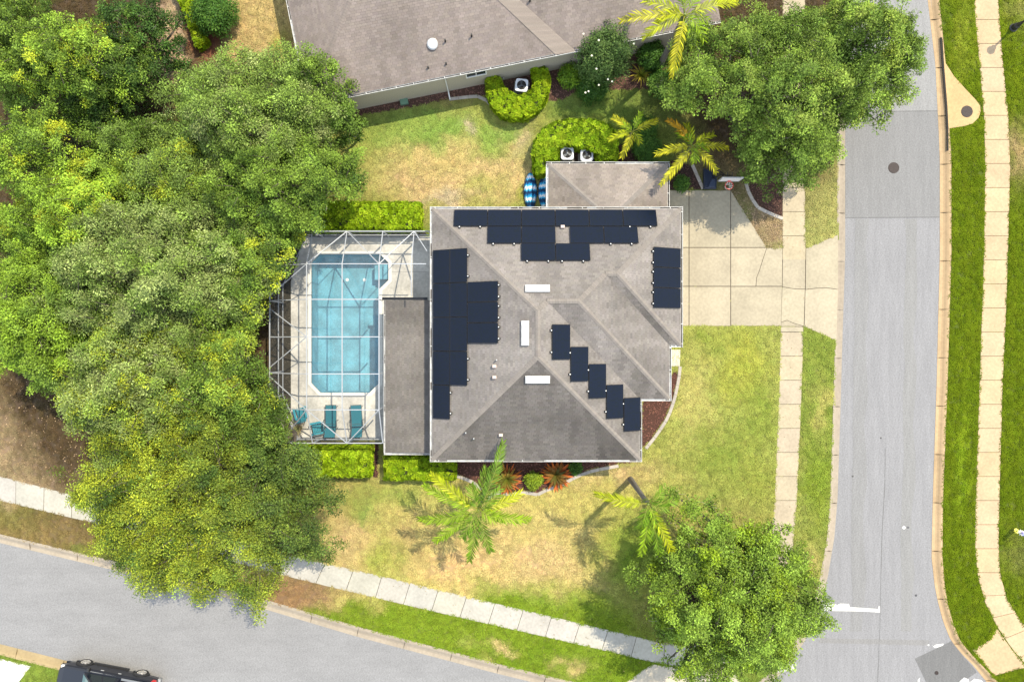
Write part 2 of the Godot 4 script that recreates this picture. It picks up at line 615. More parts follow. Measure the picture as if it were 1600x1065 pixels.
func lay_patches() -> void:
	var rich := Color(0.094, 0.142, 0.008)
	var green := Color(0.15, 0.225, 0.03)
	var lime := Color(0.27, 0.305, 0.09)
	var straw := Color(0.40, 0.33, 0.115)
	var tan_ := Color(0.47, 0.335, 0.165)
	var soil := Color(0.25, 0.165, 0.085)
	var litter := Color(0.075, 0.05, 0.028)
	# east side
	patch(1620, 540, 170, 900, rich, 3.0)
	patch(1590, 240, 26, 45, Color(0.3, 0.22, 0.1), 0.9)
	patch(1592, 15, 24, 30, Color(0.26, 0.24, 0.07), 0.6)
	patch(1505, 40, 14, 120, Color(0.2, 0.25, 0.03), 0.6)
	patch(1590, 860, 24, 40, Color(0.15, 0.15, 0.04), 0.7)
	patch(1503, 720, 9, 120, Color(0.16, 0.25, 0.015), 0.7)
	# east front lawn
	patch(1130, 650, 130, 190, lime, 3.0)
	patch(1160, 570, 40, 60, Color(0.3, 0.33, 0.07), 0.9)
	patch(1080, 640, 30, 90, Color(0.42, 0.36, 0.13), 0.8)
	patch(1120, 720, 70, 60, Color(0.18, 0.25, 0.05), 0.9)
	patch(1185, 640, 26, 60, Color(0.19, 0.26, 0.05), 0.7)
	patch(1100, 530, 30, 16, Color(0.2, 0.27, 0.05), 0.7)
	patch(1080, 790, 90, 50, Color(0.17, 0.27, 0.05), 0.9)
	patch(1190, 760, 40, 60, Color(0.22, 0.28, 0.05), 0.6)
	patch(1280, 660, 34, 170, Color(0.18, 0.24, 0.05), 2.0)
	patch(1278, 640, 14, 50, straw, 0.5)
	patch(1275, 760, 20, 60, Color(0.16, 0.24, 0.03), 0.8)
	patch(1282, 300, 30, 100, Color(0.31, 0.29, 0.1), 2.0)
	patch(1275, 250, 12, 30, straw, 0.6)
	patch(1270, 880, 20, 40, straw, 0.6)
	# south lawn
	patch(740, 860, 330, 130, straw, 3.0)
	patch(860, 870, 120, 55, tan_, 0.9)
	patch(720, 880, 70, 40, Color(0.5, 0.34, 0.16), 0.9)
	patch(540, 840, 60, 45, tan_, 0.8)
	patch(640, 840, 30, 40, Color(0.36, 0.24, 0.12), 0.5)
	patch(560, 790, 40, 25, lime, 0.8)
	patch(575, 795, 14, 22, Color(0.2, 0.3, 0.08), 0.8)
	patch(600, 880, 24, 60, Color(0.26, 0.3, 0.07), 0.7)
	patch(830, 945, 110, 28, Color(0.17, 0.26, 0.035), 0.9)
	patch(940, 960, 60, 40, Color(0.16, 0.25, 0.03), 0.8)
	patch(960, 850, 60, 60, Color(0.3, 0.31, 0.08), 0.6)
	patch(1000, 870, 60, 80, Color(0.16, 0.25, 0.04), 0.9)
	patch(960, 740, 80, 16, Color(0.46, 0.33, 0.17), 0.7)
	patch(620, 765, 90, 20, Color(0.22, 0.3, 0.07), 0.6)
	# south verge
	patch(700, 985, 260, 40, Color(0.145, 0.22, 0.022), 3.0)
	patch(900, 1040, 160, 30, Color(0.135, 0.215, 0.02), 2.0)
	patch(460, 925, 80, 28, soil, 1.6)
	patch(430, 930, 60, 24, Color(0.27, 0.155, 0.08), 0.9)
	patch(536, 942, 16, 14, straw, 0.7)
	patch(783, 1011, 18, 9, tan_, 0.9)
	patch(890, 1038, 30, 12, tan_, 0.7)
	patch(740, 1003, 20, 10, lime, 0.5)
	# west
	patch(50, 690, 150, 90, Color(0.47, 0.34, 0.21), 3.0)
	patch(90, 825, 170, 34, Color(0.25, 0.18, 0.07), 2.4)
	patch(40, 800, 80, 14, Color(0.19, 0.17, 0.05), 0.7)
	patch(110, 620, 50, 40, Color(0.3, 0.26, 0.07), 0.8)
	patch(20, 600, 50, 14, Color(0.24, 0.17, 0.08), 0.6)
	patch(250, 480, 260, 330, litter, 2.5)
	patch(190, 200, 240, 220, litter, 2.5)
	# north west of the neighbour
	patch(405, 40, 70, 70, Color(0.43, 0.31, 0.14), 2.6)
	patch(440, 80, 14, 40, Color(0.27, 0.28, 0.05), 0.8)
	patch(268, 45, 18, 70, Color(0.43, 0.3, 0.2), 2.4)
	patch(320, 60, 22, 30, Color(0.2, 0.08, 0.05), 1.5)
	patch(345, 20, 10, 20, Color(0.42, 0.24, 0.16), 1.0)
	# back lawn
	patch(700, 230, 170, 90, lime, 3.0)
	patch(640, 205, 80, 42, Color(0.22, 0.31, 0.08), 1.3)
	patch(700, 205, 50, 34, Color(0.19, 0.31, 0.07), 1.0)
	patch(720, 280, 120, 44, tan_, 1.6)
	patch(690, 250, 60, 24, Color(0.44, 0.33, 0.14), 0.8)
	patch(760, 292, 36, 20, Color(0.3, 0.3, 0.08), 0.6)
	patch(820, 310, 16, 14, Color(0.28, 0.3, 0.07), 0.7)
	patch(740, 205, 14, 12, Color(0.42, 0.32, 0.24), 0.9)
	patch(786, 212, 34, 20, Color(0.2, 0.31, 0.07), 1.0)
	patch(815, 225, 22, 24, Color(0.44, 0.34, 0.2), 0.8)
	patch(690, 312, 40, 12, Color(0.4, 0.33, 0.27), 0.5)
	patch(940, 165, 110, 24, Color(0.15, 0.235, 0.055), 1.6)
	patch(1010, 190, 40, 30, Color(0.12, 0.18, 0.04), 0.8)
	# beneath the north-east oak
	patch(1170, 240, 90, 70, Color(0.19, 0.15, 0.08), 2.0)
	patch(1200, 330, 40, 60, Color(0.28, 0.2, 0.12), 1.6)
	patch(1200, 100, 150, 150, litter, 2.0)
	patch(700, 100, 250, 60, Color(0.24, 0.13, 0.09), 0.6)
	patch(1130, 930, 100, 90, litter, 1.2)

func lawn_color(px: float, py: float) -> Color:
	var wx := px + 26.0 * soft.get_noise_2d(px * 1.3, py * 1.3) + 5.0 * fine.get_noise_2d(px * 2.0, py * 2.0)
	var wy := py + 26.0 * soft.get_noise_2d(px * 1.3 + 900.0, py * 1.3) + 5.0 * fine.get_noise_2d(px * 2.0 + 500.0, py * 2.0)
	var c := Color(0.15, 0.2, 0.035)
	for p in PATCH:
		var dx: float = (wx - p[0]) / p[2]
		var dy: float = (wy - p[1]) / p[3]
		var d := dx * dx + dy * dy
		if d < 4.0:
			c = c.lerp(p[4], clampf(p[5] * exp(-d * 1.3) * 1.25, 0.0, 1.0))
	var f := 1.0 + 0.16 * soft.get_noise_2d(px * 3.0, py * 3.0) + 0.09 * fine.get_noise_2d(px * 7.0, py * 7.0)
	if px > 1472.0:
		f *= 1.0 + 0.22 * soft.get_noise_2d(px * 14.0, py * 0.7)
	return Color(c.r * f, c.g * (0.35 + 0.65 * f), c.b * f)

func inside_any(list: Array, p: Vector2) -> bool:
	for e in list:
		if (e[0] as Rect2).has_point(p) and Geometry2D.is_point_in_polygon(p, e[1]):
			return true
	return false

func boxed(list: Array) -> Array:
	var out := []
	for poly in list:
		var r := Rect2(poly[0], Vector2.ZERO)
		for q in poly:
			r = r.expand(q)
		out.append([r, poly])
	return out

func half_way(a: Array, b: Array) -> PackedVector2Array:
	var p := pts(a)
	var q := pts(b)
	for i in p.size():
		p[i] = p[i].lerp(q[i], 0.86)
	return p

var holes: Array = []

func lawn() -> void:
	lay_patches()
	# roads, to the middle of their kerbs
	var west := half_way(WEST_KERB_E, WEST_KERB_W)
	var east := half_way(EAST_KERB_W, EAST_KERB_E)
	var south := half_way(SOUTH_KERB_N, SOUTH_KERB_S)
	var ew := PackedVector2Array()
	for i in 16:
		ew.append(west[i])
	var road_a := ew.duplicate()
	road_a.append(fl(1120, 1400))
	var back := east.duplicate()
	back.append(fl(1900, 1400))
	back.reverse()
	road_a.append_array(back)
	var road_b := PackedVector2Array()
	for i in range(9, west.size()):
		road_b.append(west[i])
	road_b.append_array(south)
	road_b.append(fl(1000, 1400))
	road_b.append(fl(1700, 1400))
	road_b.append(fl(1400, 1000))
	holes.append(pts([1262,392, 1312,372, 1312,528, 1262,508]))
	holes.append(road_a)
	holes.append(road_b)
	var h := boxed(holes)
	lawn_cols.resize(LAWN_NX * LAWN_NY)
	for j in LAWN_NY:
		for i in LAWN_NX:
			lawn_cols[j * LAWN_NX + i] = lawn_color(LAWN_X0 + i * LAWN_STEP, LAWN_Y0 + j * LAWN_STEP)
	var v := PackedVector3Array()
	var c := PackedColorArray()
	var n := PackedVector3Array()
	var idx := PackedInt32Array()
	for j in LAWN_NY:
		for i in LAWN_NX:
			var p := at(LAWN_X0 + i * LAWN_STEP, LAWN_Y0 + j * LAWN_STEP)
			p.y = 0.11 + 0.012 * fine.get_noise_2d(p.x * 30.0, p.z * 30.0)
			v.append(p)
			n.append(Vector3.UP)
			c.append(lawn_cols[j * LAWN_NX + i])
	for j in LAWN_NY - 1:
		for i in LAWN_NX - 1:
			var a := j * LAWN_NX + i
			var m := v[a].lerp(v[a + LAWN_NX + 1], 0.5)
			if inside_any(h, Vector2(m.x, m.z)):
				continue
			idx.append_array(PackedInt32Array([a, a + 1, a + LAWN_NX, a + 1, a + LAWN_NX + 1, a + LAWN_NX]))
	var arr := []
	arr.resize(Mesh.ARRAY_MAX)
	arr[Mesh.ARRAY_VERTEX] = v
	arr[Mesh.ARRAY_NORMAL] = n
	arr[Mesh.ARRAY_COLOR] = c
	arr[Mesh.ARRAY_INDEX] = idx
	var me := ArrayMesh.new()
	me.add_surface_from_arrays(Mesh.PRIMITIVE_TRIANGLES, arr)
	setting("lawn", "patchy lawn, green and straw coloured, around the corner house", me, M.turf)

func far_ground() -> void:
	var m := MB.new()
	m.col = Color(0.14, 0.19, 0.04)
	var p := at(484, 394)
	var q := at(611, 617)
	for r in [[-300.0, p.x, -300.0, 300.0], [q.x, 300.0, -300.0, 300.0], [p.x, q.x, -300.0, p.z], [p.x, q.x, q.z, 300.0]]:
		m.quad(Vector3(r[0], -0.04, r[2]), Vector3(r[1], -0.04, r[2]), Vector3(r[1], -0.04, r[3]), Vector3(r[0], -0.04, r[3]), Vector3.UP)
	setting("ground", "open grassy ground beyond the two streets", m, M.turf)

func grass() -> void:
	# a tuft: seven bent blades
	var m := MB.new()
	for i in 7:
		var a := i * 2.4
		var d := Vector3(cos(a), 0, sin(a))
		var s := Vector3(-d.z, 0, d.x) * 0.011
		var o := d * 0.02
		var mid := o + d * 0.03 + Vector3.UP * 0.03
		var tip := o + d * (0.065 + 0.01 * (i % 3)) + Vector3.UP * (0.045 - 0.006 * (i % 4))
		var up := Vector3.UP * 0.9 - d * 0.5
		m.smooth(o - s, o + s, mid + s, up, up, Vector3.UP)
		m.smooth(o - s, mid + s, mid - s, up, Vector3.UP, Vector3.UP)
		m.smooth(mid - s, mid + s, tip, Vector3.UP, Vector3.UP, Vector3.UP)
	var h := boxed(holes + paved)
	var where := []
	var tint := PackedColorArray()
	for i in 330000:
		var px := rng.randf_range(-60, 1660)
		var py := rng.randf_range(-60, 1120)
		var p := at(px, py, 0.0)
		if inside_any(h, Vector2(p.x, p.z)):
			continue
		var gi := clampi(int((px - LAWN_X0) / LAWN_STEP + 0.5), 0, LAWN_NX - 1)
		var gj := clampi(int((py - LAWN_Y0) / LAWN_STEP + 0.5), 0, LAWN_NY - 1)
		var c := lawn_cols[gj * LAWN_NX + gi]
		var f := rng.randf_range(0.68, 1.42)
		var y := rng.randf_range(-0.06, 0.06)
		if c.g < c.r * 0.72 and rng.randf() < 0.55:
			continue
		p.y = 0.105
		var s := rng.randf_range(0.9, 2.2)
		where.append(Transform3D(Basis(Vector3.UP, rng.randf() * TAU).scaled(Vector3(s, s * rng.randf_range(0.6, 1.1), s)), p))
		tint.append(Color(c.r * f * (1.0 + y), c.g * f * 1.06, c.b * f))
	tag(scatter("grass", m.mesh(), M.grass, where, tint), "short lawn grass, green to straw coloured, around the house", "grass", "", "stuff")

# ---------------------------------------------------------------- streets
func streets() -> void:
	far_ground()
	var m := MB.new()
	m.col = Color(0.345, 0.345, 0.366)
	m.plate(pts([1308,-400, 1490,-400, 1490,240, 1470,800, 1480,980, 1600,1110, 1800,1400, 900,1400, 900,1080, 1150,1105, 1290,930, 1308,500]), 0.0)
	setting("street", "pale grey asphalt street along the east side of the house", m, M.asphalt)
	m = MB.new()
	m.col = Color(0.345, 0.345, 0.36)
	m.plate(pts([-400,766, 0,838, 360,926, 880,1070, 1120,1104, 1200,1200, 1100,1400, 900,1240, 420,1122, 0,1014, -400,920]), 0.004)
	setting("side_street", "pale grey asphalt side street along the south of the house", m, M.side_asphalt)
	# repairs in the asphalt
	var fix := [
		["darker square asphalt repair around the round manhole cover", [1322,176, 1468,174, 1468.5,339, 1321.5,340], Color(0.305, 0.303, 0.315), 0.006],
		["lighter worn asphalt strip beneath the north east oak", [1322,-100, 1449,-100, 1462,100, 1467,174, 1322,176], Color(0.375, 0.373, 0.385), 0.005],
		["dark asphalt repair beside the kerb at the street corner", [1430,1029, 1487,1001.5, 1504,1023, 1522,1043, 1527,1050, 1474,1086, 1458,1086], Color(0.215, 0.213, 0.222), 0.007],
		["slightly darker seam of asphalt across the street mouth", [1282,997, 1452,1000, 1452,1008, 1280,1004], Color(0.318, 0.315, 0.325), 0.0062],
	]
	for f in fix:
		var q := MB.new()
		q.col = f[2]
		q.plate(pts(f[1]), f[3])
		setting("asphalt_patch", f[0], q, M.asphalt)
	var seam := MB.new()
	seam.col = Color(0.235, 0.235, 0.24)
	var sp := [1384,700, 1383,760, 1379,830, 1377,900, 1376,960, 1373,1040, 1371,1090]
	for i in range(0, sp.size() - 2, 2):
		var w := 0.008 + 0.014 * rng.randf()
		var a := fl(sp[i], sp[i + 1])
		var b := fl(sp[i + 2], sp[i + 3])
		seam.quad(v3(a + Vector2(-w, 0), 0.008), v3(b + Vector2(-w, 0), 0.008), v3(b + Vector2(w, 0), 0.008), v3(a + Vector2(w, 0), 0.008), Vector3.UP)
	for e in [[1322, 340, 1469, 339], [1322, 175, 1468, 173]]:
		var a2 := fl(e[0], e[1])
		var b2 := fl(e[2], e[3])
		seam.quad(v3(a2 + Vector2(0, -0.03), 0.0095), v3(b2 + Vector2(0, -0.03), 0.0095), v3(b2 + Vector2(0, 0.03), 0.0095), v3(a2 + Vector2(0, 0.03), 0.0095), Vector3.UP)
	setting("road_seam", "thin dark seams in the asphalt of the east street", seam, M.asphalt)
	# worn tracks
	var tr := MB.new()
	for t in [[1348, 34, 0.325], [1425, 30, 0.33]]:
		tr.col = Color(t[2], t[2], t[2] * 1.03)
		var p := PackedVector2Array()
		var q := PackedVector2Array()
		for k in 15:
			var y := 342.0 + k * 46.0
			var o := 5.0 * fine.get_noise_2d(y * 0.7, t[0]) - (0.014 * (y - 342.0))
			p.append(fl(t[0] + o - t[1] * 0.3, y))
			q.append(fl(t[0] + o + t[1] * (0.3 + 0.1 * sin(y)), y))
		q.reverse()
		p.append_array(q)
		tr.plate(p, 0.0045)
	setting("wheel_tracks", "slightly darker wheel tracks down the east street", tr, M.asphalt)
	# paint
	var paint := MB.new()
	paint.plate(pts([1286,943, 1298,942, 1299,944, 1306,943, 1308,945, 1313,942.5, 1327,943, 1328,948, 1345,949, 1372,951, 1373,947, 1375.5,947, 1375.5,956.5, 1352,955, 1330,954.5, 1300,954, 1284,953]), 0.011)
	setting("stop_line", "worn white stop line across the west lane", paint, M.paint)
	paint = MB.new()
	paint.plate(pts([1456,1007, 1459,1009, 1463,1006.5, 1475,1005, 1474,1008, 1463,1012, 1460,1011]), 0.012)
	paint.plate(pts([1450,1006, 1453,1006.5, 1452,1009, 1450,1008.5]), 0.012)
	paint.plate(pts([1500,1064, 1507,1058, 1514,1061, 1515,1066, 1523,1060, 1534,1062, 1541,1070, 1520,1080, 1500,1076]), 0.012)
	paint.plate(pts([1435,1061, 1438,1058, 1437,1066, 1434,1064]), 0.012)
	setting("worn_paint", "scraps of worn white paint around the dark corner repair", paint, M.paint)
	paint = MB.new()
	paint.plate(pts([1196,1040, 1238,1036, 1243,1046, 1200,1052]), 0.011)
	setting("crossing_line", "white crossing line under the south east oak", paint, M.paint)
	# kerbs
	var peach := Color(0.52, 0.37, 0.215)
	var k1 := setting("east_kerb", "cream concrete kerb along the far side of the east street")
	kerb(k1, EAST_KERB_W, EAST_KERB_E, 3.02, peach)
	var k2 := setting("corner_kerb", "cream concrete kerb from the driveway round the corner to the side street")
	kerb(k2, WEST_KERB_E, WEST_KERB_W, 3.02, Color(0.43, 0.365, 0.29), [[fl(1321, 450), 3.4]])
	var k3 := setting("south_kerb", "sandy concrete kerb on the south side of the side street")
	kerb(k3, SOUTH_KERB_N, SOUTH_KERB_S, 3.02, Color(0.45, 0.345, 0.19))
	# sidewalks
	var w1 := setting("east_sidewalk", "peach concrete sidewalk curving along the far side of the street")
	walk(w1, EAST_WALK_W, EAST_WALK_E, 0.08, 1.5, Color(0.602, 0.447, 0.284))
	var w2 := setting("front_sidewalk", "cream concrete sidewalk crossing the driveway before the house")
	walk(w2, MID_WALK_W, MID_WALK_E, 0.05, 1.5, Color(0.516, 0.439, 0.318), 0.135, [[fl(0, 389).y, fl(0, 508).y]])
	var w3 := setting("south_sidewalk", "white concrete sidewalk slanting below the south lawn")
	walk(w3, SOUTH_WALK_N, SOUTH_WALK_S, 0.6, 1.815, Color(0.516, 0.494, 0.439))
	# ramps to the street
	var ramp := setting("corner_ramp", "peach concrete ramp from the east sidewalk to the kerb")
	var q2 := MB.new()
	q2.col = Color(0.576, 0.413, 0.249)
	var rp := pts([1519,1013, 1538,1003, 1556,981, 1578,1012, 1610,1050, 1640,1080, 1606,1044, 1553,1053, 1536,1034])
	rp = pts([1518.5,1014, 1540,1002, 1556.5,980.5, 1579,1012.5, 1603,1041, 1552,1054])
	paved.append(rp)
	q2.prism(rp, 0.0, 0.126, 0.012)
	put("slab", q2, M.concrete, ramp)
	var ramp2 := setting("oak_ramp", "pale concrete ramp under the edge of the south east oak")
	q2 = MB.new()
	q2.col = Color(0.6, 0.53, 0.42)
	var rp2 := pts([968,1070, 984,1060, 1003,1046, 1020,1036, 1074,1044, 1140,1038, 1160,1068, 1120,1092, 1042,1086])
	paved.append(rp2)
	q2.prism(rp2, 0.0, 0.128, 0.012)
	put("slab", q2, M.concrete, ramp2)
	# driveway
	var dr := setting("driveway", "broad cream concrete driveway of large slabs before the garages")
	var warm := Color(0.485, 0.425, 0.315)
	var slabs := [
		[1026,298, 1075.5,298, 1075.5,386.5, 1026,386.5],
		[1076.5,298, 1140.5,298, 1140.5,386.5, 1076.5,386.5],
		[1141.5,299, 1196.5,386.5, 1141.5,386.5],
		[1026,387.5, 1075.5,387.5, 1075.5,447, 1026,447],
		[1076.5,387.5, 1140.5,387.5, 1140.5,447, 1076.5,447],
		[1141.5,387.5, 1197,387.5, 1192,402, 1185,424, 1181,434, 1180,447, 1141.5,447],
		[1197.6,387.5, 1221.5,387.5, 1221,447, 1180.7,447, 1181.6,434, 1185.6,424, 1192.6,402],
		[1026,448, 1075.5,448, 1075.5,509, 1026,509],
		[1076.5,448, 1140.5,448, 1140.5,509, 1076.5,509],
		[1141.5,448, 1221,448, 1219.5,509, 1141.5,509],
		[1222.5,388, 1257.5,388, 1257,451.5, 1240,451, 1221.7,448],
		[1221.5,448.7, 1240,451.7, 1256.8,452.2, 1255,509, 1240,505, 1229,500, 1219.8,503],
		[1219.8,503.6, 1229,500.6, 1240,505.6, 1254.5,509.6, 1219.5,509.6],
		[1219.3,510.4, 1254.4,510.4, 1254.2,518.2, 1219,518.2],
		[1258.5,388.5, 1308.3,367, 1308.3,452, 1292,449.5, 1275,450, 1258,452],
		[1257.5,452.7, 1275,450.7, 1292,450.2, 1308.3,452.7, 1305.8,532, 1256,510],
	]
	for s in slabs:
		var b := MB.new()
		var f := rng.randf_range(0.92, 1.03)
		b.col = Color(warm.r * f, warm.g * f, warm.b * f)
		b.prism(pts(s), 0.0, 0.138 + rng.randf_range(-0.003, 0.003), 0.01)
		put("slab", b, M.concrete, dr)
	var dp := pts([1024,297, 1141,297, 1198,387, 1258,387, 1307,366, 1307,533, 1255,511, 1219,510, 1024,510])
	paved.append(dp)
	var fill := MB.new()
	fill.col = Color(0.12, 0.09, 0.06)
	fill.plate(pts([1025,299, 1140,299, 1196,388, 1258,389, 1306,369, 1304,530, 1255,508, 1026,508]), 0.115)
	put("joint_fill", fill, M.soil, dr)
	# the white drive at the bottom left
	var wd := setting("white_driveway", "white concrete driveway at the bottom left below the side street")
	var wb := MB.new()
	wb.col = Color(0.8, 0.79, 0.76)
	var wp := pts([-120,998, 0,1027, 50,1039, 22,1075, -40,1180, -160,1180])
	paved.append(wp)
	wb.prism(wp, 0.0, 0.138, 0.012)
	put("slab", wb, M.concrete, wd)
	# storm inlet on the east kerb
	var ap := [1471,62, 1476,100, 1489,120, 1506,139, 1523,157, 1529.5,166, 1530.5,176, 1527,185, 1518,194, 1505,198, 1480,202, 1477,180, 1475,140]
	var inlet := thing("storm_inlet", "peach concrete storm drain apron with long dark slot beside the kerb", "storm drain", at(1500, 165))
	var ib := MB.new()
	ib.col = Color(0.60, 0.42, 0.21)
	ib.xf = Transform3D(Basis.IDENTITY, -inlet.position)
	ib.prism(pts(ap), 0.0, 0.165, 0.02)
	put("apron", ib, M.concrete, inlet)
	ib = MB.new()
	ib.xf = Transform3D(Basis.IDENTITY, -inlet.position)
	var sl := pts([1468.5,60, 1473,120, 1477,170, 1478.5,202, 1479,236])
	for i in sl.size() - 1:
		ib.bar(v3(sl[i], 0.15), v3(sl[i + 1], 0.15), 0.12 if i < 3 else 0.09, 0.05)
	put("slot", ib, M.slot, inlet)
	paved.append(pts(ap))
	cover_plate("round brown iron manhole cover set in the storm drain apron", 1511.5, 174, 0.165, 0.33)
	cover_plate("round dark manhole cover in the middle of the east street", 1397, 262, 0.008, 0.31)
	cover_plate("small iron valve cover in the dark corner repair", 1464, 1051, 0.008, 0.11)
	var pin := [["small pale round marker set in the east street", 1413, 824, 0.1, Color(0.7, 0.7, 0.7)], ["small dark round plug beside the pale marker in the street", 1419.5, 824, 0.07, Color(0.08, 0.08, 0.09)], ["small dark round plug in the street above the corner", 1432, 930, 0.075, Color(0.06, 0.06, 0.07)], ["small dark plug in the street left of the middle", 1333, 744, 0.06, Color(0.07, 0.07, 0.07)], ["tiny dark plug in the street near its middle", 1377, 684, 0.05, Color(0.05, 0.05, 0.05)]]
	for p in pin:
		var b2 := MB.new()
		b2.lathe(Vector3.ZERO, [Vector2(p[3], 0.0), Vector2(p[3] * 0.9, 0.012), Vector2(0.001, 0.014)], 12)
		var o := put("survey_plug", b2, mat(p[4], 0.7))
		o.position = at(p[1], p[2], 0.006)
		tag(o, p[0], "road plug")

func cover_plate(label: String, px: float, py: float, y: float, r: float) -> void:
	var t := thing("manhole_cover", label, "manhole cover", at(px, py, y))
	var b := MB.new()
	b.lathe(Vector3.ZERO, [Vector2(r * 1.12, 0.0), Vector2(r * 1.1, 0.012), Vector2(r * 1.0, 0.012), Vector2(r * 0.99, 0.002)], 28)
	put("ring", b, M.iron, t)
	b = MB.new()
	b.lathe(Vector3.ZERO, [Vector2(r * 0.98, 0.0), Vector2(r * 0.97, 0.011), Vector2(0.001, 0.011)], 28)
	put("lid", b, M.iron, t)
	b = MB.new()
	for i in range(-3, 4):
		var w := sqrt(maxf(0.0, 1.0 - pow(i / 4.0, 2.0))) * r * 0.85
		b.box(Vector3(0, 0.015, i * r / 4.2), Vector3(w * 2.0, 0.008, r * 0.09))
	put("rib", b, M.iron, t)

# ---------------------------------------------------------------- plants
var spray_mesh: Array = []
var hedge_mesh: ArrayMesh

func leaf(m: MB, o: Vector3, d: Vector3, nrm: Vector3, l: float, w: float, fold := 0.25) -> void:
	var s := d.cross(nrm).normalized() * w * 0.5
	var up := s.cross(d).normalized()
	var mid := o + d * l * 0.5
	var tip := o + d * l - up * l * 0.12
	var n1 := (up - s.normalized() * fold).normalized()
	var n2 := (up + s.normalized() * fold).normalized()
	m.smooth(o, mid + s + up * w * fold * 0.5, tip, up, n1, up)
	m.smooth(o, tip, mid - s + up * w * fold * 0.5, up, up, n2)

func make_sprays() -> void:
	for kind in 3:
		var m := MB.new()
		var count: int = [14, 14, 10][kind]
		var reach: float = [0.34, 0.42, 0.28][kind]
		for i in count:
			var t := (i + 0.5) / count
			var a := i * 2.39996 + rng.randf_range(-0.4, 0.4)
			var out := Vector3(cos(a), 0, sin(a))
			var o := Vector3(0.03 * sin(i * 1.7), 0, 0.03 * cos(i * 2.3)) + Vector3.UP * reach * (t - 0.25) * 0.8 + out * 0.05 * (1.0 - t)
			o += out * reach * 0.45 * sqrt(rng.randf())
			var d := (out * (1.1 - 0.4 * t) + Vector3.UP * rng.randf_range(-0.35, 0.45) + Vector3(rng.randf_range(-0.3, 0.3), 0, rng.randf_range(-0.3, 0.3))).normalized()
			var nn := (Vector3.UP + out * 0.25 + Vector3(rng.randf_range(-0.9, 0.9), 0, rng.randf_range(-0.9, 0.9))).normalized()
			var l: float = [0.125, 0.135, 0.16][kind] * rng.randf_range(0.75, 1.2)
			m.col = Color.WHITE * rng.randf_range(0.6, 1.35)
			leaf(m, o, d, nn, l, l * [0.5, 0.4, 0.42][kind])
		spray_mesh.append(m.mesh())
	var hm := MB.new()
	for i in 13:
		var a := i * 2.39996
		var out := Vector3(cos(a), 0, sin(a))
		var o := out * 0.05 * sqrt(rng.randf()) + Vector3.UP * rng.randf_range(-0.03, 0.05)
		var d := (out + Vector3.UP * rng.randf_range(0.0, 0.7)).normalized()
		hm.col = Color.WHITE * rng.randf_range(0.55, 1.35)
		leaf(hm, o, d, (Vector3.UP + out * rng.randf_range(-0.8, 0.8))  .normalized(), 0.105 * rng.randf_range(0.8, 1.2), 0.056)
	hedge_mesh = hm.mesh()

func turned(up: Vector3, spin: float, s: float) -> Basis:
	var y := up.normalized()
	var x := y.cross(Vector3(0.31, 0.2, 0.93)).normalized()
	return (Basis(x, y, x.cross(y)) * Basis(Vector3.UP, spin)).scaled_local(Vector3(s, s, s))

func unit() -> Vector3:
	var y := rng.randf_range(-1, 1)
	var a := rng.randf() * TAU
	var r := sqrt(1.0 - y * y)
	return Vector3(r * cos(a), y, r * sin(a))

# the household keeps branches cut back from the pool, the hedges and the yellow palms (survey outlines)
var clear_of: Array = []

func cut_back(p: Vector3) -> bool:
	var k := PPM * EYE / (EYE - p.y)
	return inside_any(clear_of, Vector2(800.0 + p.x * k, 532.5 + p.z * k))

func outline_of(list: Array) -> PackedVector2Array:
	var out := PackedVector2Array()
	for i in range(0, list.size(), 2): out.append(Vector2(list[i], list[i + 1]))
	return out

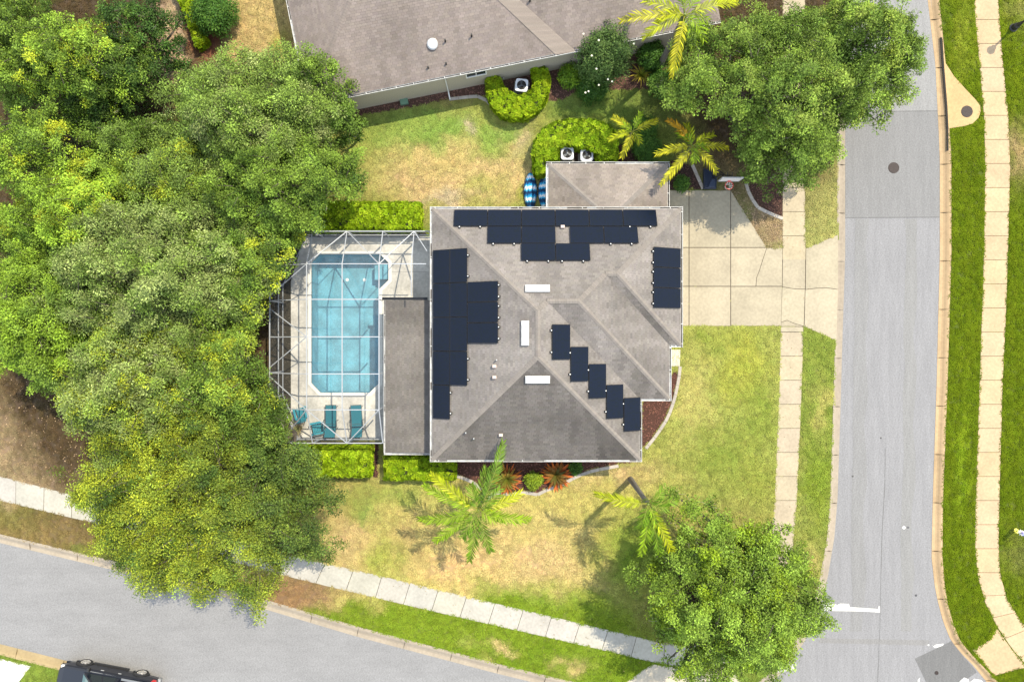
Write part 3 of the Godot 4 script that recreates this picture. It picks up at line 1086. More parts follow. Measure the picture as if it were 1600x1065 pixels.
# a broad tree. px, py: middle of its crown on the survey; rx, ry: its half widths there in survey pixels; tones: colours of the foliage from shaded to young growth
func tree(called: String, label: String, px: float, py: float, rx: float, ry: float, top: float, tones: Array, o := {}) -> Node3D:
	var hm := top * 0.8
	var k := (EYE - hm) / EYE / PPM
	var c := at(px, py, hm)
	var ax := rx * k
	var az := ry * k
	var turn: float = o.get("turn", 0.0)
	var t := thing(called, label, "tree", Vector3(c.x, 0.1, c.z), 0.0, o.get("group", ""))
	var sd := rng.randi() % 1000
	var R := sqrt(ax * az)
	var lr: float = o.get("lobe", clampf(R * 0.17, 0.42, 0.85))
	var n: int = int(o.get("lobes", ax * az / (lr * lr) * 1.1))
	var drop: float = o.get("drop", top * 0.38)
	var dens: float = o.get("density", 15.0)
	var lobes: Array = []
	var shape := FastNoiseLite.new()
	shape.seed = sd
	shape.frequency = 0.9
	for i in n:
		var q := sqrt((i + 0.5) / n)
		var a := i * 2.39996 + rng.randf_range(-0.25, 0.25) + sd
		var edge := 1.06 + 0.34 * shape.get_noise_2d(cos(a) * 1.5, sin(a) * 1.5)
		q *= edge
		var rr := lr * rng.randf_range(0.65, 1.3) * (1.0 - 0.25 * minf(q, 1.0))
		var ex := maxf(ax - rr * 0.7, ax * 0.4) * q * cos(a)
		var ez := maxf(az - rr * 0.7, az * 0.4) * q * sin(a)
		var p := Vector3(ex * cos(turn) - ez * sin(turn), 0, ex * sin(turn) + ez * cos(turn))
		p += Vector3(rng.randf_range(-0.3, 0.3), 0, rng.randf_range(-0.3, 0.3)) * lr
		p.y = top - rr * 0.9 - 0.55 - drop * q * q - lr * 1.6 * rng.randf()
		if cut_back(t.position + p + Vector3(-rr * 0.3, 0, 0)): continue
		lobes.append([p, rr, rng.randf()])
	# foliage
	var where := []
	var tint := PackedColorArray()
	for l in lobes:
		var r: float = l[1]
		var count := int(dens * 4.0 * PI * r * r * 0.62)
		var far := 1.0 if (l[0] as Vector3).length() < 1.0 else 1.0
		var tone_l: float = clampf(l[2] * 0.75 + 0.25 * rng.randf(), 0, 1)
		for i in count:
			var d := unit()
			if d.y < -0.35:
				d.y = -d.y
			var reach := rng.randf_range(0.35, 1.05)
			if rng.randf() < 0.16:
				reach = rng.randf_range(1.0, 1.5)
			var p: Vector3 = l[0] + Vector3(d.x, d.y * 0.72, d.z) * r * reach
			var wob := 0.7 * shape.get_noise_3d(p.x * 2.2, p.y * 2.2, p.z * 2.2)
			p += d * r * wob
			if cut_back(t.position + p) : continue
			var up := (d * 0.8 + Vector3.UP * 0.6 + unit() * 0.8)
			where.append(Transform3D(turned(up, rng.randf() * TAU, rng.randf_range(0.75, 1.3)), p))
			var x := clampf(tone_l + rng.randf_range(-0.22, 0.22) + 0.25 * shape.get_noise_3d(p.x, 3.0, p.z), 0.0, 0.999) * (tones.size() - 1)
			var cc: Color = (tones[int(x)] as Color).lerp(tones[int(x) + 1], x - int(x))
			if o.has("far_tone"):
				# one side of this tree has other foliage
				var w: Vector2 = o.far_side
				var share := clampf((Vector2(p.x, p.z).dot(w) / R + 0.1) * 1.4 + 0.5 * shape.get_noise_2d(p.x * 0.8, p.z * 0.8), 0.0, 1.0)
				cc = cc.lerp(o.far_tone, share * rng.randf_range(0.7, 1.0))
			var f := rng.randf_range(0.45, 1.5)
			tint.append(Color(cc.r * f, cc.g * f, cc.b * f))
	# leafy branchlets that reach outward and up from inside the crown
	var rough := FastNoiseLite.new()
	rough.seed = sd + 3
	rough.frequency = 0.33
	rough.fractal_octaves = 3
	var wood := MB.new()
	for i in int(PI * ax * az * o.get("fill", 4.4)):
		var q := sqrt(rng.randf())
		var a := rng.randf() * TAU
		var rim := 0.98 + 0.36 * shape.get_noise_2d(cos(a) * 1.5, sin(a) * 1.5) + 0.14 * shape.get_noise_2d(cos(a) * 7.0, sin(a) * 7.0)
		var ex := ax * q * rim * cos(a)
		var ez := az * q * rim * sin(a)
		var tip := Vector3(ex * cos(turn) - ez * sin(turn), 0, ex * sin(turn) + ez * cos(turn))
		var hill := rough.get_noise_2d(tip.x, tip.z)
		tip.y = top - drop * pow(q, 2.4) - 0.2 + 2.4 * hill - 0.7 * rng.randf()
		var out := Vector3(tip.x, 0, tip.z) / maxf(R, 0.5)
		var dir := (out * rng.randf_range(0.5, 1.3) + Vector3.UP * rng.randf_range(0.1, 0.6) + Vector3(rng.randf_range(-0.6, 0.6), 0, rng.randf_range(-0.6, 0.6))).normalized()
		var l := rng.randf_range(0.7, 1.5) * clampf(R * 0.3, 0.5, 1.1)
		var root := tip - dir * l
		if cut_back(t.position + tip) or cut_back(t.position + root): continue
		var sag := rng.randf_range(0.0, 0.25) * l
		wood.tube([root, root.lerp(tip, 0.5) + Vector3.UP * sag, tip], [0.02, 0.014, 0.005], 4)
		var x0 := clampf(0.5 + 0.75 * shape.get_noise_3d(tip.x * 0.55, 9.0, tip.z * 0.55) + rng.randf_range(-0.35, 0.35), 0.0, 1.0)
		var g := rng.randf_range(0.7, 1.25)
		for each in int(l * o.get("sprays", 15.0)):
			var s := pow(rng.randf(), 0.7) * 1.08
			var p := root.lerp(tip, s) + Vector3.UP * sag * 4.0 * s * (1.0 - s) + unit() * Vector3(1, 0.5, 1) * 0.24 * (1.15 - 0.6 * s)
			var up := Vector3.UP * 0.9 + dir * 0.7 + unit() * 0.7
			where.append(Transform3D(turned(up, rng.randf() * TAU, rng.randf_range(0.65, 1.1)), p))
			var x := clampf(x0 + 0.18 * (s - 0.5) + rng.randf_range(-0.15, 0.15), 0.0, 0.999) * (tones.size() - 1)
			var cc: Color = (tones[int(x)] as Color).lerp(tones[int(x) + 1], x - int(x))
			if o.has("far_tone"):
				var w: Vector2 = o.far_side
				var share := clampf((Vector2(p.x, p.z).dot(w) / R + 0.1) * 1.4 + 0.5 * shape.get_noise_2d(p.x * 0.8, p.z * 0.8), 0.0, 1.0)
				cc = cc.lerp(o.far_tone, share * rng.randf_range(0.7, 1.0))
			var f := g * rng.randf_range(0.5, 1.5)
			tint.append(Color(cc.r * f, cc.g * f, cc.b * f))
	if wood.v.size() > 0:
		put("branchlets", wood, M.bark, t).set_meta("kind", "stuff")
	scatter("crown", spray_mesh[o.get("spray", 0)], M.leaf, where, tint, t)
	# wood
	var fork := Vector3(0, top * 0.28, 0)
	var tr: float = o.get("trunk", clampf(R * 0.055, 0.09, 0.32))
	var mb := MB.new()
	var foot := Vector3.ZERO
	if o.has("foot"):
		foot = at(o.foot[0], o.foot[1]) - t.position
		foot.y = 0.0
	mb.tube([foot + Vector3(0, -0.1, 0), foot + Vector3(0.02, 0.35, 0.0), foot.lerp(fork, 0.55) + Vector3(0.05, 0, 0.04), fork + Vector3.UP * 0.3], [tr * 1.5, tr * 1.1, tr, tr * 0.85], 10)
	put("trunk", mb, M.bark, t)
	var twigs := MB.new()
	var heads: Array = []
	var step := maxi(1, lobes.size() / 7)
	for i in range(lobes.size() - 1, -1, -step):
		if heads.size() >= 7: break
		heads.append(i)
	for i in heads:
		var e: Vector3 = lobes[i][0]
		var m2 := MB.new()
		var b := fork.lerp(e, 0.5) + Vector3(rng.randf_range(-0.3, 0.3), rng.randf_range(0.0, 0.5), rng.randf_range(-0.3, 0.3))
		m2.tube([fork, fork.lerp(b, 0.5) + Vector3.UP * 0.2, b, e], [tr * 0.7, tr * 0.55, tr * 0.42, tr * 0.2], 7)
		put("limb", m2, M.bark, t)
	for i in lobes.size():
		if i in heads: continue
		var e: Vector3 = lobes[i][0]
		var best := fork
		for h in heads:
			var q: Vector3 = fork.lerp(lobes[h][0], 0.55)
			if q.distance_to(e) < best.distance_to(e):
				best = q
		var b := best.lerp(e, 0.5) + Vector3(rng.randf_range(-0.2, 0.2), rng.randf_range(0.1, 0.3), rng.randf_range(-0.2, 0.2))
		twigs.tube([best, b, e], [tr * 0.32, tr * 0.24, tr * 0.12], 5)
	for l in lobes:
		for i in 5:
			var d := unit()
			d.y = absf(d.y)
			var e: Vector3 = l[0]
			twigs.tube([e, e + d * l[1] * 0.6, e + d * l[1] * 1.05 + Vector3.UP * 0.05], [tr * 0.12, 0.02, 0.006], 4)
	var pale_ := MB.new()
	for l in lobes:
		for i in 3:
			var d := unit()
			d.y = absf(d.y) * 0.7 + 0.3
			var e: Vector3 = l[0] + d * l[1] * 0.55
			var g := unit()
			pale_.tube([e, e + d * l[1] * 0.4 + g * 0.12, e + d * l[1] * 0.5 + g * 0.3], [0.016, 0.011, 0.005], 4)
	if pale_.v.size() > 0:
		put("twigs", pale_, M.twig, t).set_meta("kind", "stuff")
	if twigs.v.size() > 0:
		var w := put("branches", twigs, M.bark, t)
		w.set_meta("kind", "stuff")
	return t

# a clipped hedge: outline on the survey at its top, with its height
func hedge(label: String, outline: Array, h: float, tones: Array, group := "", dens := 105.0) -> void:
	var poly := pts(outline, h)
	var cen := Vector2.ZERO
	for p in poly: cen += p
	cen /= poly.size()
	var t := thing("hedge", label, "hedge", Vector3(cen.x, 0.1, cen.y), 0.0, group)
	for i in poly.size(): poly[i] -= cen
	var m := MB.new()
	var core := m.inset(poly, 0.1)
	m.prism(core, 0.0, h - 0.16, 0.05)
	put("stems", m, mat(lin(0.022, 0.028, 0.008), 0.95), t)
	var lo := poly[0]
	var hi := poly[0]
	for p in poly:
		lo = lo.min(p)
		hi = hi.max(p)
	var where := []
	var tint := PackedColorArray()
	var area := (hi.x - lo.x) * (hi.y - lo.y)
	var sd := rng.randf() * 100.0
	for i in int(area * dens):
		var p := Vector2(rng.randf_range(lo.x, hi.x), rng.randf_range(lo.y, hi.y))
		if not Geometry2D.is_point_in_polygon(p, poly): continue
		var bump := 0.06 * soft.get_noise_2d(p.x * 90.0 + sd, p.y * 90.0)
		_hedge_leaf(where, tint, Vector3(p.x, h - 0.1 + bump + rng.randf_range(-0.12, 0.07), p.y), Vector3.UP, tones, sd)
	for i in poly.size():
		var a := poly[i]
		var b := poly[(i + 1) % poly.size()]
		var e := b - a
		var s := 1.0 if Geometry2D.is_polygon_clockwise(poly) else -1.0
		var out := Vector3(-e.y, 0, e.x).normalized() * s
		for j in int(e.length() * h * dens * 0.8):
			var q := a.lerp(b, rng.randf())
			var y := rng.randf_range(0.05, h - 0.08)
			_hedge_leaf(where, tint, Vector3(q.x, y, q.y) + out * rng.randf_range(-0.1, 0.05) * (1.0 if y < h * 0.8 else -0.6), out, tones, sd)
	scatter("foliage", hedge_mesh, M.hedge, where, tint, t)

func _hedge_leaf(where: Array, tint: PackedColorArray, p: Vector3, up: Vector3, tones: Array, sd: float) -> void:
	where.append(Transform3D(turned(up + unit() * 0.5 + Vector3.UP * 0.3, rng.randf() * TAU, rng.randf_range(0.7, 1.25)), p))
	var x := clampf(0.5 + 0.5 * soft.get_noise_2d(p.x * 60.0 + sd, p.z * 60.0) + rng.randf_range(-0.45, 0.45), 0.0, 0.999) * (tones.size() - 1)
	var c: Color = (tones[int(x)] as Color).lerp(tones[int(x) + 1], x - int(x))
	var f := rng.randf_range(0.5, 1.4)
	tint.append(Color(c.r * f, c.g * f, c.b * f))

# a feather palm; fronds: [tip px, tip py, tone, (rise)]
func palm(label: String, foot: Vector3, head: Vector3, fronds: Array, spare: Array, width: float, droop: float, group := "") -> void:
	var t := thing("palm_tree", label, "palm tree", foot, 0.0, group)
	var top := head - foot
	var m := MB.new()
	var path := []
	var rad := []
	var r := clampf(top.y * 0.022, 0.06, 0.14)
	for i in 13:
		var s := i / 12.0
		path.append(Vector3(top.x * s, top.y * s, top.z * s))
		rad.append(r * (1.35 - 0.5 * s) * (1.0 + 0.06 * (i % 2)))
	m.tube(path, rad, 10)
	put("trunk", m, M.palmbark, t)
	m = MB.new()
	m.tube([top - Vector3.UP * 0.7, top - Vector3.UP * 0.3, top + Vector3.UP * 0.25], [r * 0.95, r * 1.15, r * 0.3], 10)
	put("crownshaft", m, mat(lin(0.16, 0.22, 0.05), 0.6), t)
	var list := []
	for f in fronds:
		var e := at(f[0], f[1], head.y)
		list.append([Vector3(e.x - head.x, 0, e.z - head.z), f[2], f[3] if f.size() > 3 else 0.55])
	for s in spare:
		list.append([Vector3(cos(s[0]), 0, sin(s[0])) * s[1], s[2], s[3]])
	for f in list:
		_frond(t, top + Vector3.UP * 0.1, f[0], f[1], width, droop, f[2])

func _frond(t: Node3D, o: Vector3, to: Vector3, tone: Color, width: float, droop: float, rise: float) -> void:
	var l := to.length()
	var d := to / l
	var side := Vector3(-d.z, 0, d.x)
	var m := MB.new()
	var line_ := []
	var rad := []
	var bend := rng.randf_range(-0.12, 0.12)
	for i in 12:
		var s := i / 11.0
		line_.append(o + d * l * s * (1.0 - 0.04 * s) + side * bend * l * s * s + Vector3.UP * l * (rise * s - (rise * 0.75 + droop) * s * s))
		rad.append(lerpf(0.028, 0.007, s))
	m.col = tone.lerp(Color(0.3, 0.28, 0.08), 0.5)
	m.tube(line_, rad, 5)
	var n := int(l * 10.0)
	for i in n:
		var s := lerpf(0.14, 0.995, float(i) / n)
		var f := s * 11.0
		var k := mini(int(f), 10)
		var p: Vector3 = (line_[k] as Vector3).lerp(line_[k + 1], f - k)
		var fw: Vector3 = ((line_[k + 1] as Vector3) - line_[k]).normalized()
		var w := width * pow(sin(PI * clampf(0.1 + s * 0.82, 0, 1)), 0.6) * rng.randf_range(0.7, 1.15)
		for q: float in [-1.0, 1.0]:
			var g := rng.randf_range(0.5, 1.4)
			var mix_ := clampf(s * 0.7 + rng.randf_range(-0.2, 0.2), 0, 1)
			var cc := tone.lerp(Color(tone.r * 1.2, tone.g * 1.1, tone.b * 0.9), mix_)
			m.col = Color(cc.r * g, cc.g * g, cc.b * g)
			var lift: float = rng.randf_range(-0.35, 0.75)
			var dir := (side * q * (0.85 - 0.35 * s) + fw * (0.62 + 0.4 * s) + Vector3.UP * lift).normalized()
			var bend_ := dir * w * 0.55
			var end := p + dir * w + Vector3.DOWN * w * rng.randf_range(0.15, 0.4)
			var across := dir.cross((Vector3.UP + side * q * -0.3).normalized()).normalized() * 0.027
			var up := across.cross(dir)
			if up.y < 0: up = -up
			m.smooth(p - across * 0.6, p + across * 0.6, p + bend_ + across, up, up, up)
			m.smooth(p - across * 0.6, p + bend_ + across, p + bend_ - across, up, up, up)
			m.smooth(p + bend_ - across, p + bend_ + across, end, up, up, (up + dir * 0.4).normalized())
	put("frond", m, M.frond, t)

# a rosette of strap leaves, each leaf a part
func rosette(called: String, label: String, category: String, px: float, py: float, r: float, h: float, count: int, tones: Array, broad := 0.1, group := "", y0 := 0.14) -> Node3D:
	var p := at(px, py, h * 0.5)
	p.y = y0
	var t := thing(called, label, category, p, 0.0, group)
	for i in count:
		var s := (i + 0.5) / count
		var a := i * 2.39996 + rng.randf_range(-0.2, 0.2)
		var d := Vector3(cos(a), 0, sin(a))
		var side := Vector3(-d.z, 0, d.x)
		var l := r * (0.65 + 0.4 * s) * rng.randf_range(0.85, 1.1)
		var rise := h * (1.25 - 0.75 * s)
		var m := MB.new()
		var x := clampf(s + rng.randf_range(-0.15, 0.15), 0, 0.999) * (tones.size() - 1)
		var c: Color = (tones[int(x)] as Color).lerp(tones[int(x) + 1], x - int(x))
		var f := rng.randf_range(0.75, 1.25)
		var last := []
		for k in 6:
			var q := k / 5.0
			m.col = Color(c.r * f, c.g * f, c.b * f).lerp(Color(c.r * f * 1.25, c.g * f * 0.85, c.b * f), q)
			var o := d * l * q + Vector3.UP * (rise * (1.7 * q - 1.25 * q * q)) + Vector3.UP * 0.03
			var w := broad * (0.45 + 1.6 * q - 2.0 * q * q) if k < 5 else 0.004
			var row := [o - side * w + Vector3.UP * w * 0.5, o, o + side * w + Vector3.UP * w * 0.5]
			if k > 0:
				m.quad(last[0], last[1], row[1], row[0], Vector3.UP + d * 0.2)
				m.quad(last[1], last[2], row[2], row[1], Vector3.UP + d * 0.2)
			last = row
		put("leaf", m, M.frond, t)
	return t

# a loose leafy bush of sprays
func bush(called: String, label: String, px: float, py: float, rpx: float, h: float, tones: Array, spray := 2, dens := 70.0, group := "") -> Node3D:
	var k := (EYE - h * 0.8) / EYE / PPM
	var c := at(px, py, h * 0.8)
	var t := thing(called, label, "shrub", Vector3(c.x, 0.1, c.z), 0.0, group)
	var r := rpx * k
	var where := []
	var tint := PackedColorArray()
	var shape := FastNoiseLite.new()
	shape.seed = rng.randi() % 999
	shape.frequency = 1.3
	for i in int(dens * 4.0 * PI * r * r * 0.8):
		var d := unit()
		if d.y < -0.5: d.y = -d.y
		var q := rng.randf_range(0.5, 1.0) * (1.0 + 0.45 * shape.get_noise_3d(d.x, d.y, d.z))
		var p := Vector3(d.x * r * q, h * 0.55 + d.y * h * 0.45 * q, d.z * r * q)
		where.append(Transform3D(turned(d * 0.8 + Vector3.UP * 0.7 + unit() * 0.5, rng.randf() * TAU, rng.randf_range(0.6, 1.1)), p))
		var x := clampf(rng.randf() * 0.8 + 0.3 * shape.get_noise_3d(p.x * 2, p.y * 2, p.z * 2) + 0.1, 0, 0.999) * (tones.size() - 1)
		var cc: Color = (tones[int(x)] as Color).lerp(tones[int(x) + 1], x - int(x))
		var f := rng.randf_range(0.75, 1.25)
		tint.append(Color(cc.r * f, cc.g * f, cc.b * f))
	scatter("foliage", spray_mesh[spray], M.leaf, where, tint, t)
	var m := MB.new()
	for i in 6:
		var d := unit()
		m.tube([Vector3(d.x * 0.05, 0, d.z * 0.05), Vector3(d.x * r * 0.3, h * 0.4, d.z * r * 0.3), Vector3(d.x * r * 0.6, h * 0.8, d.z * r * 0.6)], [0.035, 0.025, 0.01], 5)
	put("stem", m, M.bark, t)
	return t

func mulch(label: String, outline: Array, c: Color, dens := 90.0, y := 0.125) -> void:
	var poly := pts(outline)
	paved.append(poly)
	var m := MB.new()
	m.col = Color(c.r * 0.7, c.g * 0.7, c.b * 0.7)
	m.plate(poly, y)
	var bed := setting("mulch_bed", label, m, M.soil)
	var chip := MB.new()
	chip.box(Vector3(0, 0.01, 0), Vector3(0.07, 0.016, 0.022))
	var lo := poly[0]
	var hi := poly[0]
	for p in poly:
		lo = lo.min(p)
		hi = hi.max(p)
	var where := []
	var tint := PackedColorArray()
	for i in int((hi.x - lo.x) * (hi.y - lo.y) * dens):
		var p := Vector2(rng.randf_range(lo.x, hi.x), rng.randf_range(lo.y, hi.y))
		if not Geometry2D.is_point_in_polygon(p, poly): continue
		where.append(Transform3D(Basis(Vector3.UP, rng.randf() * TAU) * Basis(Vector3.RIGHT, rng.randf_range(-0.4, 0.4)).scaled(Vector3.ONE * rng.randf_range(0.6, 1.5)), v3(p, y + 0.004)))
		var f := rng.randf_range(0.5, 1.5)
		tint.append(Color(c.r * f, c.g * f * rng.randf_range(0.9, 1.1), c.b * f))
	scatter("chips", chip.mesh(), M.chip, where, tint, bed)

func edging(label: String, list: Array, w := 0.2, h := 0.07) -> void:
	var p := pts(list)
	var t := setting("bed_edging", label)
	var l := lengths(p)
	var s := 0.0
	while s < l[l.size() - 1] - 0.05:
		var e := minf(s + 0.6, l[l.size() - 1])
		var a := along(p, l, s + 0.006)
		var b := along(p, l, e - 0.006)
		var o := Vector2(-(b - a).y, (b - a).x).normalized() * w * 0.5
		var m := MB.new()
		var f := rng.randf_range(0.85, 1.05)
		m.col = Color(0.54 * f, 0.49 * f, 0.44 * f)
		m.prism(PackedVector2Array([a - o, b - o, b + o, a + o]), 0.08, 0.12 + h, 0.02)
		put("kerb_stone", m, M.concrete, t)
		s = e

func vegetation() -> void:
	make_sprays()
	clear_of = boxed([
		outline_of([478,360, 470,382, 458,402, 472,425, 434,447, 428,470, 418,500, 408,530, 411,560, 420,585, 414,612, 446,620, 452,640, 446,665, 449,697, 490,697, 497,725, 512,752, 720,760, 720,360]),
		outline_of([512,312, 660,312, 660,362, 500,362]),
		outline_of([1015,165, 1095,172, 1148,205, 1152,262, 1168,300, 1160,330, 1015,330]),
		outline_of([940,150, 1040,150, 1040,330, 940,330]),
	])
	# foliage colours
	var deep := Color(0.045, 0.09, 0.016)
	var mid := Color(0.112, 0.19, 0.026)
	var fresh := Color(0.21, 0.325, 0.042)
	var gold := Color(0.40, 0.45, 0.03)
	var lime := Color(0.26, 0.41, 0.036)
	var sage := Color(0.195, 0.285, 0.062)
	var grey := Color(0.315, 0.375, 0.125)
	# the grove on the west side, from the street to the top of the survey
	tree("oak_tree", "big yellow green oak overhanging the side street and its sidewalk", 300, 772, 222, 192, 8.5, [deep, mid, gold, mid, gold, fresh, gold], {"far_tone": Color(0.075, 0.13, 0.028), "far_side": Vector2(0.85, -0.2), "spray": 1})
	tree("oak_tree", "grey green oak behind the yellow green oak, bare dirt to its left", 195, 590, 125, 150, 8.5, [mid, sage, grey, fresh, gold], {"spray": 1, "lobe": 0.79})
	tree("oak_tree", "golden topped oak beside the left wall of the pool cage", 345, 595, 95, 105, 8.6, [mid, mid, fresh, gold], {"spray": 1, "lobe": 0.68, "foot": [398, 610]})
	tree("oak_tree", "broad sage green oak in the middle of the grove", 225, 425, 190, 130, 9.1, [mid, sage, grey, sage, fresh], {"spray": 1, "lobe": 0.79})
	tree("oak_tree", "green oak leaning over the top left corner of the pool cage", 398, 420, 90, 95, 7.4, [deep, mid, fresh, fresh, gold], {"lobe": 0.61, "foot": [402, 425]})
	tree("oak_tree", "deep green oak between the back lawn hedge and the grove", 440, 290, 135, 100, 7.9, [deep, mid, fresh, fresh], {"lobe": 0.72, "foot": [462, 292]})
	tree("oak_tree", "mossy green oak below the dry strip beside the neighbouring roof", 370, 165, 150, 115, 8.2, [mid, sage, fresh, sage, grey], {"lobe": 0.76, "spray": 1})
	tree("oak_tree", "bright green oak on the left border with its lowest branches over bare dirt", 45, 490, 95, 135, 8.0, [mid, fresh, lime, lime], {"lobe": 0.72})
	tree("oak_tree", "lime green oak left of the sage green oak", 120, 330, 130, 90, 8.2, [mid, fresh, lime, lime, gold], {"lobe": 0.72})
	tree("oak_tree", "lime oak on the left border below the dark gap", 40, 240, 85, 85, 7.9, [deep, mid, fresh, lime, gold], {"lobe": 0.68})
	tree("oak_tree", "yellow tinged oak at the top left of the grove", 100, 85, 115, 80, 8.1, [deep, mid, fresh, lime, gold], {"lobe": 0.68})
	tree("oak_tree", "dark leaved tree beside the dirt path at the top", 205, 50, 58, 85, 6.2, [deep, deep, Color(0.045, 0.11, 0.02), mid], {"lobe": 0.58, "spray": 2})
	tree("oak_tree", "green tree filling the top left corner", 10, 60, 70, 110, 7.3, [deep, mid, fresh, fresh], {"lobe": 0.65})
	tree("oak_tree", "olive oak in the middle of the upper grove", 265, 285, 110, 70, 7.7, [mid, sage, fresh, gold], {"lobe": 0.68, "spray": 1})
	tree("oak_tree", "low shaded oak in the dark gap of the upper grove", 135, 165, 70, 60, 4.6, [deep, deep, mid], {"lobe": 0.6})
	tree("oak_tree", "low shaded oak in the gap on the left border", 20, 370, 70, 60, 5.0, [deep, mid, fresh], {"lobe": 0.6})
	tree("oak_tree", "low oak between the sage green oak and the bright oak on the left", 110, 420, 70, 60, 6.2, [deep, mid, fresh, lime], {"lobe": 0.6})
	tree("oak_tree", "low oak under the middle of the upper grove", 200, 215, 80, 50, 5.8, [deep, mid, sage, fresh], {"lobe": 0.6})
	tree("oak_tree", "low green oak between the grove and the lime oak", 290, 360, 80, 60, 6.6, [deep, mid, sage, fresh], {"lobe": 0.6})
	tree("oak_tree", "dark green oak on the right flank of the golden topped oak", 430, 690, 78, 95, 6.8, [deep, Color(0.06, 0.11, 0.016), mid], {"lobe": 0.6, "spray": 1, "foot": [412, 718]})
	tree("small_tree", "small dense dark green tree at the corner of the neighbouring house", 534, 182, 30, 36, 5.4, [deep, mid, mid, fresh], {"lobe": 0.36, "spray": 2, "drop": 1.8, "density": 45.0})
	tree("small_tree", "slim green tree in front of the neighbouring roof corner", 488, 120, 50, 55, 6.5, [deep, mid, fresh], {"lobe": 0.50})
	# the north east oaks
	var soft_ := Color(0.135, 0.215, 0.036)
	tree("oak_tree", "broad mid green oak over the sidewalk above the driveway", 1215, 118, 182, 132, 8.6, [mid, soft_, fresh, Color(0.25, 0.34, 0.06)], {"lobe": 0.74})
	tree("oak_tree", "fresh green oak leaning over the upper end of the east street", 1355, 78, 108, 112, 8.0, [mid, soft_, fresh, Color(0.29, 0.38, 0.06)], {"lobe": 0.68})
	tree("oak_tree", "low lobe of green oak reaching down to the front sidewalk", 1240, 232, 84, 58, 6.2, [mid, soft_, fresh], {"lobe": 0.55})
	# the south east oak
	tree("oak_tree", "open crowned light green oak at the street corner", 1158, 950, 147, 150, 8.6, [mid, fresh, fresh, Color(0.22, 0.32, 0.014)], {"lobe": 0.52, "density": 14.0, "lobes": 120})
	# palms
	var pale := Color(0.19, 0.31, 0.015)
	var sunny := Color(0.33, 0.39, 0.015)
	var yellow := Color(0.42, 0.42, 0.025)
	var orange := Color(0.46, 0.26, 0.02)
	var leafg := Color(0.105, 0.2, 0.014)
	palm("large green palm beside the red leaved plants below the house", at(757, 768, 0.1), at(748, 795, 4.7), [
		[800,690,Color(0.1, 0.19, 0.02),0.8], [758,728,leafg], [668,737,sunny], [655,758,pale], [650,820,pale], [670,845,pale], [735,884,leafg], [765,868,leafg], [832,818,pale], [819,775,sunny]],
		[[2.2, 1.9, leafg, 1.2], [4.4, 1.6, leafg, 1.3], [0.4, 1.5, pale, 1.3], [5.6, 1.8, leafg, 1.1]], 0.68, 0.25, "")
	palm("leaning green palm above the open crowned oak, its grey trunk bare", at(985, 748, 0.1), at(1012, 786, 6.1), [
		[926,776,sunny], [1064,779,leafg], [1003,878,pale], [1056,872,sunny], [1030,880,leafg]],
		[[2.0, 1.6, leafg, 1.0], [1.1, 1.7, pale, 0.9], [0.2, 1.2, leafg, 1.2], [5.5, 1.1, leafg, 1.3]], 0.62, 0.34, "")
	palm("tall yellow fronded palm leaning over the neighbouring roof", at(1029, 107, 0.1), at(1069, 25, 6.9), [
		[968,38,yellow], [1000,52,sunny], [1043,118,yellow], [1087,72,pale], [1163,4,sunny], [1110,32,pale], [1000,2,sunny], [1120,-40,pale], [1040,-70,pale]],
		[[0.9, 1.8, pale, 1.0], [4.6, 1.7, pale, 1.2], [3.0, 1.6, sunny, 1.1]], 0.64, 0.3, "")
	palm("small bright yellow palm between the round hedge and the annex roof", at(974, 228, 0.1), at(988, 206, 2.7), [
		[955,181,yellow], [949,216,sunny], [972,248,yellow], [1033,190,yellow], [1004,172,pale]],
		[[1.0, 0.9, sunny, 1.2], [3.6, 0.8, pale, 1.3]], 0.46, 0.3, "")
	palm("spreading yellow palm over the annex roof corner beside the driveway", at(1056, 258, 0.1), at(1081, 229, 4.0), [
		[1046,180,orange], [1023,238,yellow], [1033,291,yellow], [1123,271,yellow], [1144,232,yellow], [1117,205,sunny], [1074,190,sunny], [1058,205,pale]],
		[[1.5, 1.0, pale, 1.2], [4.0, 0.9, pale, 1.4], [0.2, 1.0, pale, 1.2]], 0.5, 0.28, "")
	# hedges
	var box := [Color(0.15, 0.24, 0.004), Color(0.22, 0.35, 0.012), Color(0.34, 0.45, 0.02)]
	var box2 := [Color(0.12, 0.22, 0.005), Color(0.21, 0.32, 0.01), Color(0.32, 0.42, 0.016)]
	hedge("clipped yellow green hedge between the back lawn and the pool cage", [490,316, 655,316, 655,357, 490,358], 1.45, box, "clipped hedges around the house")
	hedge("clipped yellow green hedge below the pool cage", [462,699, 577,699, 577,744, 462,744], 1.2, box, "clipped hedges around the house")
	hedge("deep green clipped hedge below the lanai roof and the house corner", [601,713, 710,713, 710,749, 601,749], 1.1, box2, "clipped hedges around the house")
	hedge("horseshoe hedge around the neighbouring air conditioner", [760,122, 771,118, 781,121, 785,133, 795,142, 808,150, 822,147, 833,138, 836,122, 831,107, 846,102, 856,110, 858,128, 855,150, 843,168, 822,181, 803,184, 783,178, 768,163, 761,143], 1.1, box2)
	hedge("round topped hedge around the two air conditioners of the house", [836,268, 833,240, 837,218, 850,200, 870,190, 895,186, 925,187, 948,194, 962,206, 965,224, 964,250, 935,250, 934,238, 918,230, 905,230, 895,226, 878,226, 873,235, 872,250, 853,250, 852,272, 842,272], 1.25, [Color(0.12, 0.22, 0.006), Color(0.2, 0.32, 0.012), Color(0.31, 0.42, 0.02)])
	hedge("low green hedge strip beside the dirt path at the top", [268,-20, 284,10, 293,35, 306,72, 320,62, 306,30, 296,0, 292,-20], 0.9, box2)
